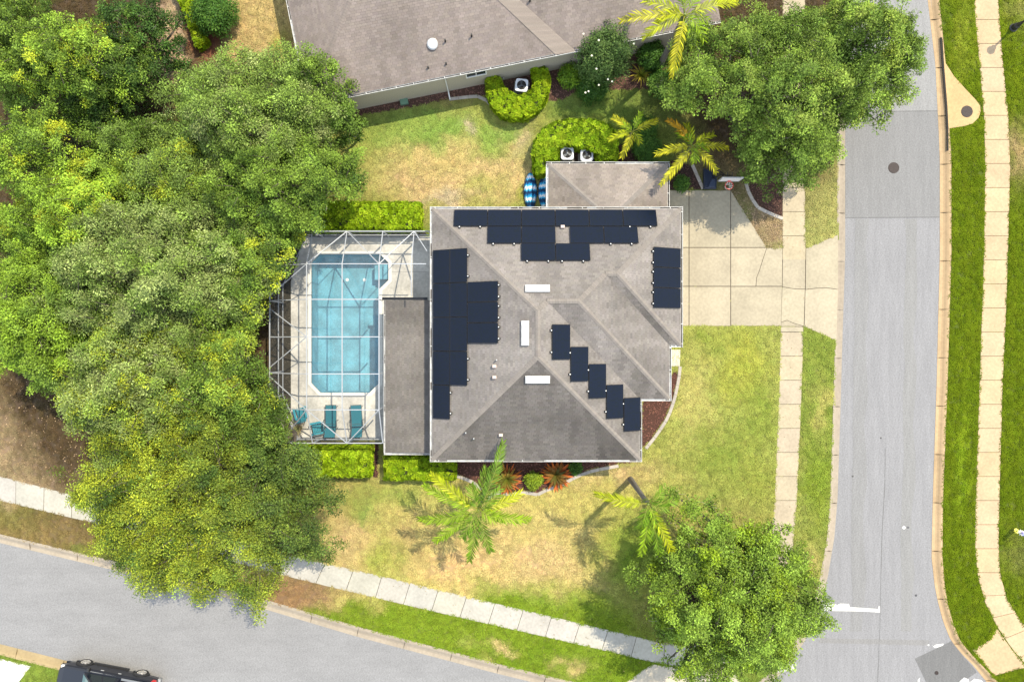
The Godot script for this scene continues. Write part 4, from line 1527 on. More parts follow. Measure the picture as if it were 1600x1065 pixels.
	# shrubs
	var ft := bush("flowering_shrub", "tall round shrub dotted with white flowers by the neighbouring wall", 948, 78, 46, 4.2, [Color(0.035, 0.075, 0.018), Color(0.075, 0.14, 0.03), Color(0.13, 0.2, 0.05)], 2, 42.0)
	var fm := MB.new()
	for p in [[911,56], [923,93], [933,72], [989,72], [931,111], [950,124], [957,126], [937,129], [922,135], [917,137]]:
		var q := at(p[0], p[1], 3.6) - ft.position
		var away := clampf(Vector2(q.x, q.z).length() / 1.72, 0.0, 1.25)
		q.y = 2.4 + 1.95 * sqrt(maxf(0.0, 1.0 - away * away * 0.62))
		for k in 6:
			var a := k * TAU / 6.0
			var d := Vector3(cos(a), 0.35, sin(a)).normalized()
			leaf(fm, q, d, Vector3.UP, 0.065, 0.055)
		fm.ball(q + Vector3.UP * 0.02, Vector3.ONE * 0.02, 4, 6)
	var fl_ := put("flowers", fm, mat(lin(0.8, 0.78, 0.66), 0.7), ft)
	fl_.set_meta("kind", "stuff")
	var dk := [Color(0.03, 0.085, 0.014), Color(0.06, 0.145, 0.02), Color(0.11, 0.21, 0.025)]
	bush("green_shrub", "low bright green shrub left of the white flowered shrub", 892, 118, 17, 1.2, [Color(0.05, 0.12, 0.012), Color(0.13, 0.25, 0.015), Color(0.2, 0.31, 0.02)])
	bush("green_shrub", "dark green shrub under the white flowered shrub", 925, 132, 26, 1.0, dk)
	bush("green_shrub", "dark shrub against the neighbouring wall behind the tall palm trunk", 1020, 85, 22, 1.6, dk)
	bush("green_shrub", "green shrub below the tall palm trunk beside the oak", 1035, 128, 22, 1.1, dk)
	bush("green_shrub", "dark green shrub between the small yellow palm and the annex roof", 1012, 230, 22, 1.0, dk)
	bush("green_shrub", "green shrub right of the small yellow palm", 1008, 200, 18, 0.9, dk)
	bush("green_shrub", "large dark leaved shrub beside the dirt path at the top border", 330, 14, 34, 2.2, dk)
	bush("green_shrub", "small green shrub at the annex corner before the driveway", 1066, 286, 11, 0.7, dk)
	bush("green_shrub", "small green bush between the two red leaved plants", 834, 751, 12, 0.7, [Color(0.08, 0.15, 0.015), Color(0.2, 0.29, 0.02), Color(0.3, 0.37, 0.03)], 2, 120.0)
	bush("green_shrub", "tiny dark bush right of the red leaved plants under the eave", 899, 731, 9, 0.5, dk)
	rosette("ginger_plant", "yellow green strap leaved plant on mulch beside the tall palm", "plant", 1002, 116, 0.85, 0.8, 26, [Color(0.16, 0.24, 0.02), Color(0.33, 0.36, 0.05), Color(0.42, 0.38, 0.06)], 0.055)
	rosette("red_leaved_plant", "rust coloured broad leaved plant under the fronds of the large palm", "plant", 792, 749, 1.05, 0.75, 52, [Color(0.1, 0.13, 0.02), Color(0.2, 0.15, 0.025), Color(0.38, 0.15, 0.03), Color(0.34, 0.12, 0.04)], 0.1, "rust coloured plants below the house")
	rosette("red_leaved_plant", "rust coloured broad leaved plant right of the small green bush", "plant", 869, 742, 1.1, 0.75, 54, [Color(0.08, 0.09, 0.02), Color(0.2, 0.11, 0.025), Color(0.42, 0.16, 0.03), Color(0.36, 0.12, 0.035)], 0.105, "rust coloured plants below the house")
	# beds
	var brown := Color(0.185, 0.08, 0.06)
	mulch("dark red mulch bed with curved edge at the front entry", [1003,620, 1054,580, 1061,580, 1058,600, 1051,626, 1041,650, 1025,676, 1007,699, 1000,700], brown)
	mulch("dark red mulch bed under the south eave with two rust coloured plants", [700,700, 1000,690, 1000,722, 966,725, 927,732, 901,741, 880,752, 853,763, 838,770, 818,765, 800,771, 775,764, 761,772, 738,750, 712,741, 700,745], brown)
	mulch("brown mulch strip along the neighbouring wall", [540,184, 562,182, 610,174, 660,166, 702,156, 745,152, 790,150, 850,160, 880,158, 905,140, 960,142, 1040,140, 1042,80, 900,90, 560,165], Color(0.22, 0.115, 0.085))
	mulch("dark mulch bed above the driveway behind the basketball hoop", [1045,250, 1082,258, 1098,296, 1048,297, 1040,297], Color(0.11, 0.06, 0.045))
	mulch("reddish mulch bed beside the front sidewalk under the oak", [1160,268, 1222,250, 1222,341, 1205,335, 1183,324, 1172,305, 1165,285], Color(0.16, 0.08, 0.06))
	mulch("brown mulch around the round hedge and air conditioners", [850,222, 905,215, 965,222, 1000,240, 1000,256, 850,256], Color(0.13, 0.07, 0.05))
	mulch("grey brown bare bed inside the left wall of the pool cage", [424,440, 455,440, 455,684, 450,690, 436,668, 424,628], Color(0.10, 0.085, 0.065), 30.0, 0.128)
	mulch("narrow shaded bed inside the top wall of the pool cage", [464,362, 667,362, 667,371, 476,371, 455,439, 426,439], Color(0.12, 0.10, 0.08), 30.0, 0.128)
	mulch("dark mulch strip below the pool cage", [452,690, 592,690, 592,745, 578,745, 577,703, 452,703], Color(0.12, 0.05, 0.035))
	edging("curved pale edging around the front entry bed", [1062,572, 1060,592, 1053,624, 1043,652, 1026,678, 1008.5,700])
	edging("scalloped pale edging along the bed below the south eave", [966,727, 927,734, 901,743, 880,755, 853,765, 838,772.5, 818,767, 800,773, 775,766, 762,779])
	edging("pale edging left of the large palm below the house", [712,742, 738,751, 752,764])
	edging("straight pale edging between the yellow palm and the driveway", [1081,258, 1089,276, 1098,296])
	edging("curved pale edging between the mulch and leaf litter beside the sidewalk", [1164,285, 1170,305, 1182,324, 1204,335, 1222,342])
	edging("pale edging along the neighbouring mulch bed", [702,156, 745,151, 765,160, 775,175])
	# fallen leaves on the bare triangle by the driveway
	var flm := MB.new()
	leaf(flm, Vector3.ZERO, Vector3.RIGHT, Vector3.UP, 0.09, 0.05)
	var tri_ := pts([1141,298, 1160,290, 1172,308, 1186,327, 1222,343, 1222,387, 1198,387])
	var wh := []
	var tn := PackedColorArray()
	for i in 2600:
		var p := fl(rng.randf_range(1141, 1222), rng.randf_range(290, 387))
		if not Geometry2D.is_point_in_polygon(p, tri_): continue
		wh.append(Transform3D(turned(Vector3.UP + unit() * 0.4, rng.randf() * TAU, rng.randf_range(0.7, 1.5)), v3(p, 0.13)))
		var f := rng.randf_range(0.5, 1.3)
		tn.append(Color(0.36 * f, 0.26 * f, 0.16 * f))
	var walk_box := boxed([closed(SOUTH_WALK_N, SOUTH_WALK_S)])
	for i in 700:
		var p := fl(rng.randf_range(-20, 150), rng.randf_range(590, 780))
		if inside_any(walk_box, p): continue
		wh.append(Transform3D(turned(Vector3.UP + unit() * 0.4, rng.randf() * TAU, rng.randf_range(0.6, 1.3)), v3(p, 0.13)))
		var f := rng.randf_range(0.7, 1.35)
		tn.append(Color(0.40 * f, 0.28 * f, 0.17 * f))
	for i in 900:
		var px := rng.randf_range(480, 1300)
		var p := fl(px, rng.randf_range(750, 1050) if px < 1210 else rng.randf_range(180, 900))
		if inside_any(boxed(holes), p): continue
		wh.append(Transform3D(turned(Vector3.UP + unit() * 0.4, rng.randf() * TAU, rng.randf_range(0.5, 1.0)), v3(p, 0.155)))
		var f := rng.randf_range(0.5, 1.2)
		tn.append(Color(0.27 * f, 0.19 * f, 0.09 * f))
	tag(scatter("fallen_leaves", flm.mesh(), M.chip, wh, tn), "dry fallen leaves on the lawns and on bare ground by the driveway", "leaf litter", "", "stuff")

# ---------------------------------------------------------------- roofs
const TAB := 0.3
const COURSE := 0.142

# lays single shingles on a roof plane; its first two corners are the eave
func shingles(m: MB, poly3: Array, base: Color, streak: float, sd: float) -> void:
	var a: Vector3 = poly3[0]
	var u: Vector3 = ((poly3[1] as Vector3) - a).normalized()
	var cen := Vector3.ZERO
	for p in poly3: cen += p
	cen /= poly3.size()
	var v := cen - a
	v = (v - u * v.dot(u)).normalized()
	var n := u.cross(v)
	if n.y < 0: n = -n
	var poly := PackedVector2Array()
	var lo := Vector2(1e9, 1e9)
	var hi := -lo
	for p in poly3:
		var q := Vector2(((p as Vector3) - a).dot(u), ((p as Vector3) - a).dot(v))
		poly.append(q)
		lo = lo.min(q)
		hi = hi.max(q)
	m.col = Color(base.r * 0.35, base.g * 0.35, base.b * 0.35)
	var tris := Geometry2D.triangulate_polygon(poly)
	for i in range(0, tris.size(), 3):
		m.tri(poly3[tris[i]], poly3[tris[i + 1]], poly3[tris[i + 2]], n)
	var row := 0
	var t0 := 0.0
	while t0 < hi.y:
		var s0 := lo.x - TAB * (0.5 if row % 2 else 0.0) - fmod(row * 0.37, 1.0) * 0.1
		while s0 < hi.x:
			var f := rng.randf_range(0.9, 1.08)
			if rng.randf() < 0.1: f *= 0.9
			var cx := s0 + 0.15
			var st := 1.0 + streak * 1.1 * (0.6 * fine.get_noise_3d(cx * 26.0 + sd * 50.0, t0 * 5.0, sd) + 0.8 * soft.get_noise_3d(cx * 22.0, t0 * 10.0, sd * 9.0))
			f *= clampf(st, 0.5, 1.3)
			m.col = Color(base.r * f, base.g * f * rng.randf_range(0.985, 1.0), base.b * f * rng.randf_range(0.97, 1.02))
			var rect := PackedVector2Array([Vector2(s0 + 0.004, t0), Vector2(s0 + TAB - 0.004, t0), Vector2(s0 + TAB - 0.004, t0 + COURSE), Vector2(s0 + 0.004, t0 + COURSE)])
			var full := true
			for q in rect:
				if not Geometry2D.is_point_in_polygon(q, poly):
					full = false
					break
			for piece in ([rect] if full else Geometry2D.intersect_polygons(poly, rect)):
				var pp: Array = []
				for q in piece:
					pp.append(a + u * q.x + v * q.y + n * lerpf(0.014, 0.003, (q.y - t0) / COURSE))
				for k in range(1, pp.size() - 1):
					m.tri(pp[0], pp[k], pp[k + 1], n)
				for k in pp.size():
					var q0: Vector2 = piece[k]
					var q1: Vector2 = piece[(k + 1) % pp.size()]
					if absf(q0.y - t0) < 1e-4 and absf(q1.y - t0) < 1e-4:
						m.quad(pp[k], pp[(k + 1) % pp.size()], a + u * q1.x + v * q1.y, a + u * q0.x + v * q0.y, -v)
			s0 += TAB
		t0 += COURSE
		row += 1

# overlapping cap shingles along a hip or ridge
func caps(parent: Node3D, p: Vector3, q: Vector3, base: Color) -> void:
	var d := (q - p)
	var l := d.length()
	d /= l
	var side := d.cross(Vector3.UP).normalized()
	var m := MB.new()
	var s := 0.0
	while s < l:
		var e := minf(s + 0.15, l)
		var f := rng.randf_range(0.9, 1.06)
		m.col = Color(base.r * f, base.g * f, base.b * f)
		var a := p + d * s + Vector3.UP * 0.045
		var b := p + d * e + Vector3.UP * 0.03
		var w := 0.13
		var dn := Vector3.DOWN * 0.055
		m.quad(a, b, b + side * w + dn, a + side * w + dn, Vector3.UP)
		m.quad(a, b, b - side * w + dn, a - side * w + dn, Vector3.UP)
		m.tri(a, a + side * w + dn, a - side * w + dn, -d)
		m.quad(a + side * w + dn, b + side * w + dn, b + side * w + dn * 1.6, a + side * w + dn * 1.6, side)
		m.quad(a - side * w + dn, b - side * w + dn, b - side * w + dn * 1.6, a - side * w + dn * 1.6, -side)
		s = e
	put("ridge_cap", m, M.shingle, parent)

# an open gutter along an eave with its straps; out: outward direction
func gutter(parent: Node3D, a: Vector3, b: Vector3, wide := 0.13, step := 1.25, dirt := 0.5, lift := 0.0) -> void:
	var d := (b - a).normalized()
	var out := Vector3(d.z, 0, -d.x)
	var up := Vector3.UP
	a += up * lift
	b += up * lift
	var m := MB.new()
	m.bar(a + out * (wide - 0.012) - up * 0.055, b + out * (wide - 0.012) - up * 0.055, 0.024, 0.11)
	m.bar(a + out * 0.012 - up * 0.06, b + out * 0.012 - up * 0.06, 0.02, 0.1)
	m.bar(a + out * (wide * 0.5) - up * 0.105, b + out * (wide * 0.5) - up * 0.105, wide - 0.03, 0.012)
	var s := 0.3
	var l := a.distance_to(b)
	while s < l:
		var q := a + d * s - up * 0.003
		m.bar(q - out * 0.03, q + out * wide, 0.035, 0.012)
		s += step * rng.randf_range(0.85, 1.1)
	var g := put("gutter", m, M.white, parent)
	if dirt > 0.0:
		m = MB.new()
		s = 0.0
		while s < l - 0.4:
			var e := minf(s + rng.randf_range(0.4, 1.6), l)
			if rng.randf() < dirt:
				m.bar(a + d * s + out * wide * 0.5 - up * 0.088, a + d * e + out * wide * 0.5 - up * 0.088, wide * 0.6, 0.02)
			s = e
		if m.v.size() > 0:
			put("leaf_debris", m, M.grime, g).set_meta("kind", "stuff")

func hxz(px: float, py: float, eave: float, run: float, slope: float) -> Vector3:
	var p := at(px, py, eave)
	var k := (EYE - eave) / EYE / PPM
	return Vector3(p.x, eave + run * k * slope, p.z)

const SLOPE := 0.466
const EAVE := 3.5
var roof_n: Array = []    # plane point and normal by name
var planes := {}

func plane_of(pt: Array) -> Array:
	var n: Vector3 = ((pt[1] as Vector3) - pt[0]).cross((pt[2] as Vector3) - pt[0]).normalized()
	if n.y < 0: n = -n
	var u: Vector3 = ((pt[1] as Vector3) - pt[0]).normalized()
	var v := n.cross(u)
	if v.y < 0: v = -v
	return [pt[0], n, u, v]

func wall_run(parent: Node3D, list: Array, eave: float, y1: float, m: Material, thick := 0.2) -> void:
	var p := pts(list, eave)
	for i in p.size() - 1:
		var b := MB.new()
		var a := v3(p[i], (y1 + 0.1) / 2.0)
		var e := v3(p[i + 1], (y1 + 0.1) / 2.0)
		b.bar(a, e, thick, y1 - 0.1 + 0.15)
		put("wall", b, m, parent)

func window(parent: Node3D, c: Vector3, out: Vector3, w: float, h: float) -> void:
	var side := Vector3(out.z, 0, -out.x)
	var b := MB.new()
	b.xf = Transform3D(Basis(side, Vector3.UP, out), c)
	for s in [-1, 1]:
		b.box(Vector3(s * w / 2, 0, 0.02), Vector3(0.07, h + 0.07, 0.08))
		b.box(Vector3(0, s * h / 2, 0.021), Vector3(w - 0.06, 0.07, 0.08))
	b.box(Vector3(0, 0, 0.015), Vector3(0.04, h - 0.07, 0.05))
	var f := put("window", b, M.clean, parent)
	b = MB.new()
	b.xf = Transform3D(Basis(side, Vector3.UP, out), c)
	b.box(Vector3(0, 0, 0.0), Vector3(w - 0.05, h - 0.05, 0.02))
	put("pane", b, M.glass, f)

func house() -> void:
	var t := thing("house", "large single storey house with grey hip roof, white gutters and solar panels", "house", at(860, 520))
	t.position = Vector3.ZERO
	var e := EAVE
	var s := SLOPE
	var A := hxz(675,326,e,0,s); var B := hxz(1064,326,e,0,s); var C := hxz(1064,539,e,0,s); var D := hxz(1046,539,e,0,s)
	var E := hxz(1046,623,e,0,s); var F := hxz(1000,623,e,0,s); var G := hxz(1000,718,e,0,s); var H := hxz(675,718,e,0,s)
	var R1 := hxz(837.5,488.5,e,162.5,s); var R2 := hxz(837.5,555.5,e,162.5,s); var V1 := hxz(851.5,474.5,e,148.5,s)
	var V2 := hxz(897.5,474.5,e,148.5,s); var V3 := hxz(939.5,432.5,e,106.5,s); var V4 := hxz(957.5,432.5,e,106.5,s)
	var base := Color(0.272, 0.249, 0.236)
	var roof := MB.new()
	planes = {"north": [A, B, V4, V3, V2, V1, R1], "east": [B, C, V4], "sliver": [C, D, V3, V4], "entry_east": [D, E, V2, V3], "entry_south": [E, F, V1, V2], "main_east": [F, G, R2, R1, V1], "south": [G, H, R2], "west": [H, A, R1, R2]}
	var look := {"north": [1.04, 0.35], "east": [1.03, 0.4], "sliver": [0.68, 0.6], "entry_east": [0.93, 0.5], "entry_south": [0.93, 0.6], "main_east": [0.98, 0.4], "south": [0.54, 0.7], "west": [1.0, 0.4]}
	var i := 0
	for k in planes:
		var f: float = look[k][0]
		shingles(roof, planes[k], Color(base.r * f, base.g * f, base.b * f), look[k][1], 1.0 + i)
		i += 1
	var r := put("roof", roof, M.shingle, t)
	var pale := Color(0.298, 0.267, 0.246)
	for c in [[A, R1], [H, R2], [G, R2], [R1, R2], [R1, V1], [V1, V2], [V2, V3], [E, V2], [C, V4], [B, V4], [V3, V4]]:
		caps(r, c[0], c[1], pale)
	# soffit
	var sof := MB.new()
	var outline := PackedVector2Array()
	for p in [A, B, C, D, E, F, G, H]: outline.append(Vector2(p.x, p.z))
	sof.prism(outline, e - 0.2, e - 0.012, 0.0, true)
	put("soffit", sof, M.clean, t)
	var j := 0
	for g in [[A, B], [B, C], [C, D], [D, E], [E, F], [F, G], [G, H], [H, A]]:
		var ea: Vector3 = g[0]
		var eb: Vector3 = g[1]
		var d := (eb - ea).normalized()
		gutter(t, ea - d * 0.13 if j in [0, 1, 6, 7, 3] else ea, eb + d * 0.13 if j in [0, 1, 5, 6, 7, 3] else eb, 0.12, 1.3, 0.75 if j in [1, 3, 5] else 0.25, 0.002 * (j % 3))
		j += 1
	wall_run(t, [690,341, 1049,341, 1049,524, 1031,524, 1031,608, 985,608, 985,703, 690,703, 690,341], e, e - 0.2, M.stucco)
	# garage doors toward the driveway
	for z in [385, 470]:
		var p := at(1049, z, e)
		var gd := MB.new()
		gd.box(Vector3(p.x + 0.115, 1.2, p.z), Vector3(0.04, 2.2, 2.6))
		var door := put("garage_door", gd, M.clean, t)
		for q in 4:
			var pn := MB.new()
			pn.box(Vector3(p.x + 0.14, 0.4 + q * 0.54, p.z), Vector3(0.02, 0.48, 2.5), 0.008)
			put("door_panel", pn, M.clean, door)
	for w in [[740, 703, 0, 1], [890, 703, 0, 1], [985, 665, 1, 0], [690, 660, -1, 0]]:
		var p := at(w[0], w[1], e)
		var o := Vector3(w[2], 0, w[3])
		window(t, Vector3(p.x, 1.6, p.z) + o * 0.11, o, 1.5, 1.3)
	# low vents over the ridge
	for w in [[821,444.5, 859,456.5, "north"], [821,587, 859,598.5, "south"], [814.5,501, 827,539.5, "west"]]:
		var pl := plane_of(planes[w[4]])
		var c := on_plane((w[0] + w[2]) / 2.0, (w[1] + w[3]) / 2.0, pl[0] + pl[1] * 0.1, pl[1])
		var b := MB.new()
		b.xf = Transform3D(Basis(pl[2], pl[1], pl[2].cross(pl[1])), c)
		b.box(Vector3(0, 0.02, 0), Vector3(1.34, 0.1, 0.44), 0.025)
		b.box(Vector3(0, -0.06, 0), Vector3(1.3, 0.08, 0.36))
		put("roof_vent", b, M.white, t)
	# small pipes and boxes on the shingles
	for w in [[772.5,572, "west", 0.1], [772.5,589, "west", 0.1], [782.5,679, "south", 0.1], [879,354.5, "north", 0.12]]:
		var pl := plane_of(planes[w[2]])
		var c := on_plane(w[0], w[1], pl[0], pl[1])
		var b := MB.new()
		b.box(c + Vector3.UP * 0.1, Vector3(0.22, 0.24, 0.16), 0.03)
		put("vent_box", b, mat(lin(0.62, 0.5, 0.45), 0.6), t)
	for w in [[776,562, "west"], [740.5,684, "south"], [728,675, "south"]]:
		var pl := plane_of(planes[w[2]])
		var c := on_plane(w[0], w[1], pl[0], pl[1])
		var b := MB.new()
		b.tube([c - Vector3.UP * 0.05, c + Vector3.UP * 0.3], [0.04, 0.04], 8)
		b.tube([c + Vector3.UP * 0.3, c + Vector3.UP * 0.32], [0.028, 0.028], 8)
		put("vent_pipe", b, M.metal, t)
	# annex on the north side
	var ha := 2.4
	var sa := 0.36
	var nA := hxz(857,256,ha,0,sa); var nB := hxz(1043,256,ha,0,sa); var nC := hxz(959,340,ha,84,sa); var nD := hxz(941,340,ha,84,sa)
	var nE := hxz(857,340,ha,0,sa); var nF := hxz(1043,340,ha,0,sa)
	var ar := MB.new()
	shingles(ar, [nA, nB, nC, nD], Color(0.345, 0.3, 0.27), 0.35, 21.0)
	shingles(ar, [nE, nA, nD], Color(0.32, 0.275, 0.24), 0.35, 22.0)
	shingles(ar, [nB, nF, nC], Color(0.33, 0.285, 0.255), 0.35, 23.0)
	var an := put("annex_roof", ar, M.shingle, t)
	caps(an, nA, nD, pale)
	caps(an, nB, nC, pale)
	var ao := MB.new()
	ao.prism(pts([857,256, 1043,256, 1043,340, 857,340], ha), ha - 0.2, ha - 0.012, 0.0, true)
	put("annex_soffit", ao, M.clean, t)
	gutter(t, nA - Vector3(0.13, 0, 0), nB + Vector3(0.13, 0, 0), 0.13, 1.0, 0.85)
	gutter(t, nB, nF, 0.13, 1.6, 0.8, 0.002)
	gutter(t, nE, nA, 0.14, 2.2, 0.05, 0.002)
	wall_run(t, [868,341, 868,268, 1032,268, 1032,341], ha, ha - 0.2, M.stucco)
	# lanai on the pool side
	var hl := 2.25
	var la := at(602,707,hl); var lb := at(602,469,hl)
	var lc := at(694,469,hl); var ld := at(694,707,hl)
	lc.y = 2.52; ld.y = 2.52
	var lr := MB.new()
	shingles(lr, [la, lb, lc, ld], Color(0.185, 0.17, 0.16), 0.35, 31.0)
	put("lanai_roof", lr, M.shingle, t)
	var lo := MB.new()
	lo.prism(pts([602,469, 690,469, 690,707, 602,707], hl), hl - 0.22, hl - 0.012, 0.0, true)
	put("lanai_soffit", lo, M.clean, t)
	gutter(t, la, lb, 0.1, 1.3, 0.6)
	gutter(t, at(690,707,hl), la - Vector3(0.1, 0, 0), 0.13, 3.0, 0.0, 0.002)
	var lg := MB.new()
	var g0 := at(597,466.5,hl)
	var g1 := at(668,466.5,hl)
	lg.bar(g0 + Vector3.UP * 0.02, g1 + Vector3.UP * 0.02, 0.16, 0.1)
	put("lanai_fascia", lg, M.frame, t)
	for z in [476, 560, 640, 700]:
		var p := at(606, z, hl)
		var b := MB.new()
		b.box(Vector3(p.x, 1.1, p.z), Vector3(0.2, 2.0, 0.2), 0.02)
		put("lanai_post", b, M.clean, t)
	# paved step at the front entry
	var st := MB.new()
	st.col = Color(0.66, 0.62, 0.52)
	st.prism(pts([1020,546, 1062.5,546, 1061.5,572, 1020,572]), 0.05, 0.17, 0.015)
	put("entry_step", st, M.concrete, t)

func panels() -> void:
	var n := 0
	var rows := [
		# plane, first px, py, count, along, per, long side along the eave, words
		["north", 735.3, 340.2, 6, 1, true, "in the long row along the north eave, counted from the left"],
		["north", 788, 366.6, 2, 1, true, "of the pair left of the small pink vent box"],
		["north", 917, 366.6, 2, 1, true, "of the pair right of the small pink vent box"],
		["north", 841, 393.3, 2, 1, true, "of the pair nearest the top white roof vent"],
		["west", 689.5, 416, 5, -1, true, "down the long column beside the pool side eave"],
		["west", 716.3, 414.5, 4, -1, true, "down the second column from the pool side eave"],
		["west", 754, 455.3, 3, -1, false, "down the block of three left of the upright white vent"],
		["east", 1043, 402, 3, 1, false, "down the block above the driveway eave"],
	]
	for r in rows:
		var pl := plane_of(planes[r[0]])
		var c := on_plane(r[1], r[2], pl[0] + pl[1] * 0.12, pl[1])
		for i in r[3]:
			var w: float = 1.925 if r[5] else 1.147
			var p: Vector3 = c + pl[2] * (w * i * r[4])
			_panel(p, pl, r[5], "black solar panel, %s %s" % [ordinal(i), r[6]], n)
			n += 1
	var step := [[877, 534], [905.7, 568.5], [933.8, 595], [961, 627], [988, 647]]
	for i in 5:
		var pl := plane_of(planes["main_east"])
		var c := on_plane(step[i][0], step[i][1], pl[0] + pl[1] * 0.12, pl[1])
		_panel(c, pl, true, "black solar panel, %s down the staggered diagonal on the front roof" % ordinal(i), n)
		n += 1
	for h in hold: _mounts(h[0], h[1], h[2])

var panel0: Node3D
func _panel(c: Vector3, pl: Array, wide: bool, label: String, i: int) -> void:
	var o: Node3D
	if panel0 == null:
		o = thing("solar_panel", label, "solar panel")
		panel0 = o
		var f := MB.new()
		for s in [-1, 1]:
			f.box(Vector3(0, 0, s * 0.54), Vector3(1.89, 0.036, 0.024), 0.003)
			f.box(Vector3(s * 0.933, 0, 0), Vector3(0.024, 0.036, 1.056), 0.003)
		put("frame", f, M.frame, o)
		var g := MB.new()
		g.col = Color(0.006, 0.009, 0.024)
		g.box(Vector3(0, 0, 0), Vector3(1.842, 0.02, 1.056))
		for x in 18:
			for z in 6:
				var k := rng.randf_range(0.9, 1.1)
				g.col = Color(0.007 * k, 0.0095 * k, 0.021 * k)
				g.box(Vector3((x - 8.5) * 0.102 + (0.012 if x > 8 else -0.012), 0.011, (z - 2.5) * 0.175), Vector3(0.0985, 0.003, 0.172))
		put("glass", g, M.cell, o)
	else:
		o = panel0.duplicate()
		o.name = numbered("solar_panel")
		add_child(o)
		tag(o, label, "solar panel")
	o.set_meta("group", "solar panels on the house roof")
	var u: Vector3 = pl[2] if wide else pl[3]
	o.transform = Transform3D(Basis(u, pl[1], u.cross(pl[1])), c)
	hold.append([o, wide, i])

var hold: Array = []
func _mounts(o: Node3D, wide: bool, i: int) -> void:
	var open: bool = i in [0, 5, 6, 9, 10, 11, 16, 17, 20] or i > 20
	if not open: return
	for q in ([Vector3(-0.62, 0, 0.6), Vector3(0.55, 0, 0.6)] if wide else [Vector3(0.985, 0, -0.33), Vector3(0.985, 0, 0.3)]):
		var foot := MB.new()
		foot.box(q + Vector3(0, -0.055, 0), Vector3(0.12, 0.09, 0.12), 0.015)
		var f2 := put("mount", foot, M.dark, o)
		var cap := MB.new()
		cap.lathe(q + Vector3(0, -0.012, 0), [Vector2(0.034, 0), Vector2(0.032, 0.03), Vector2(0.001, 0.035)], 8)
		put("bolt_cap", cap, M.clean, f2)

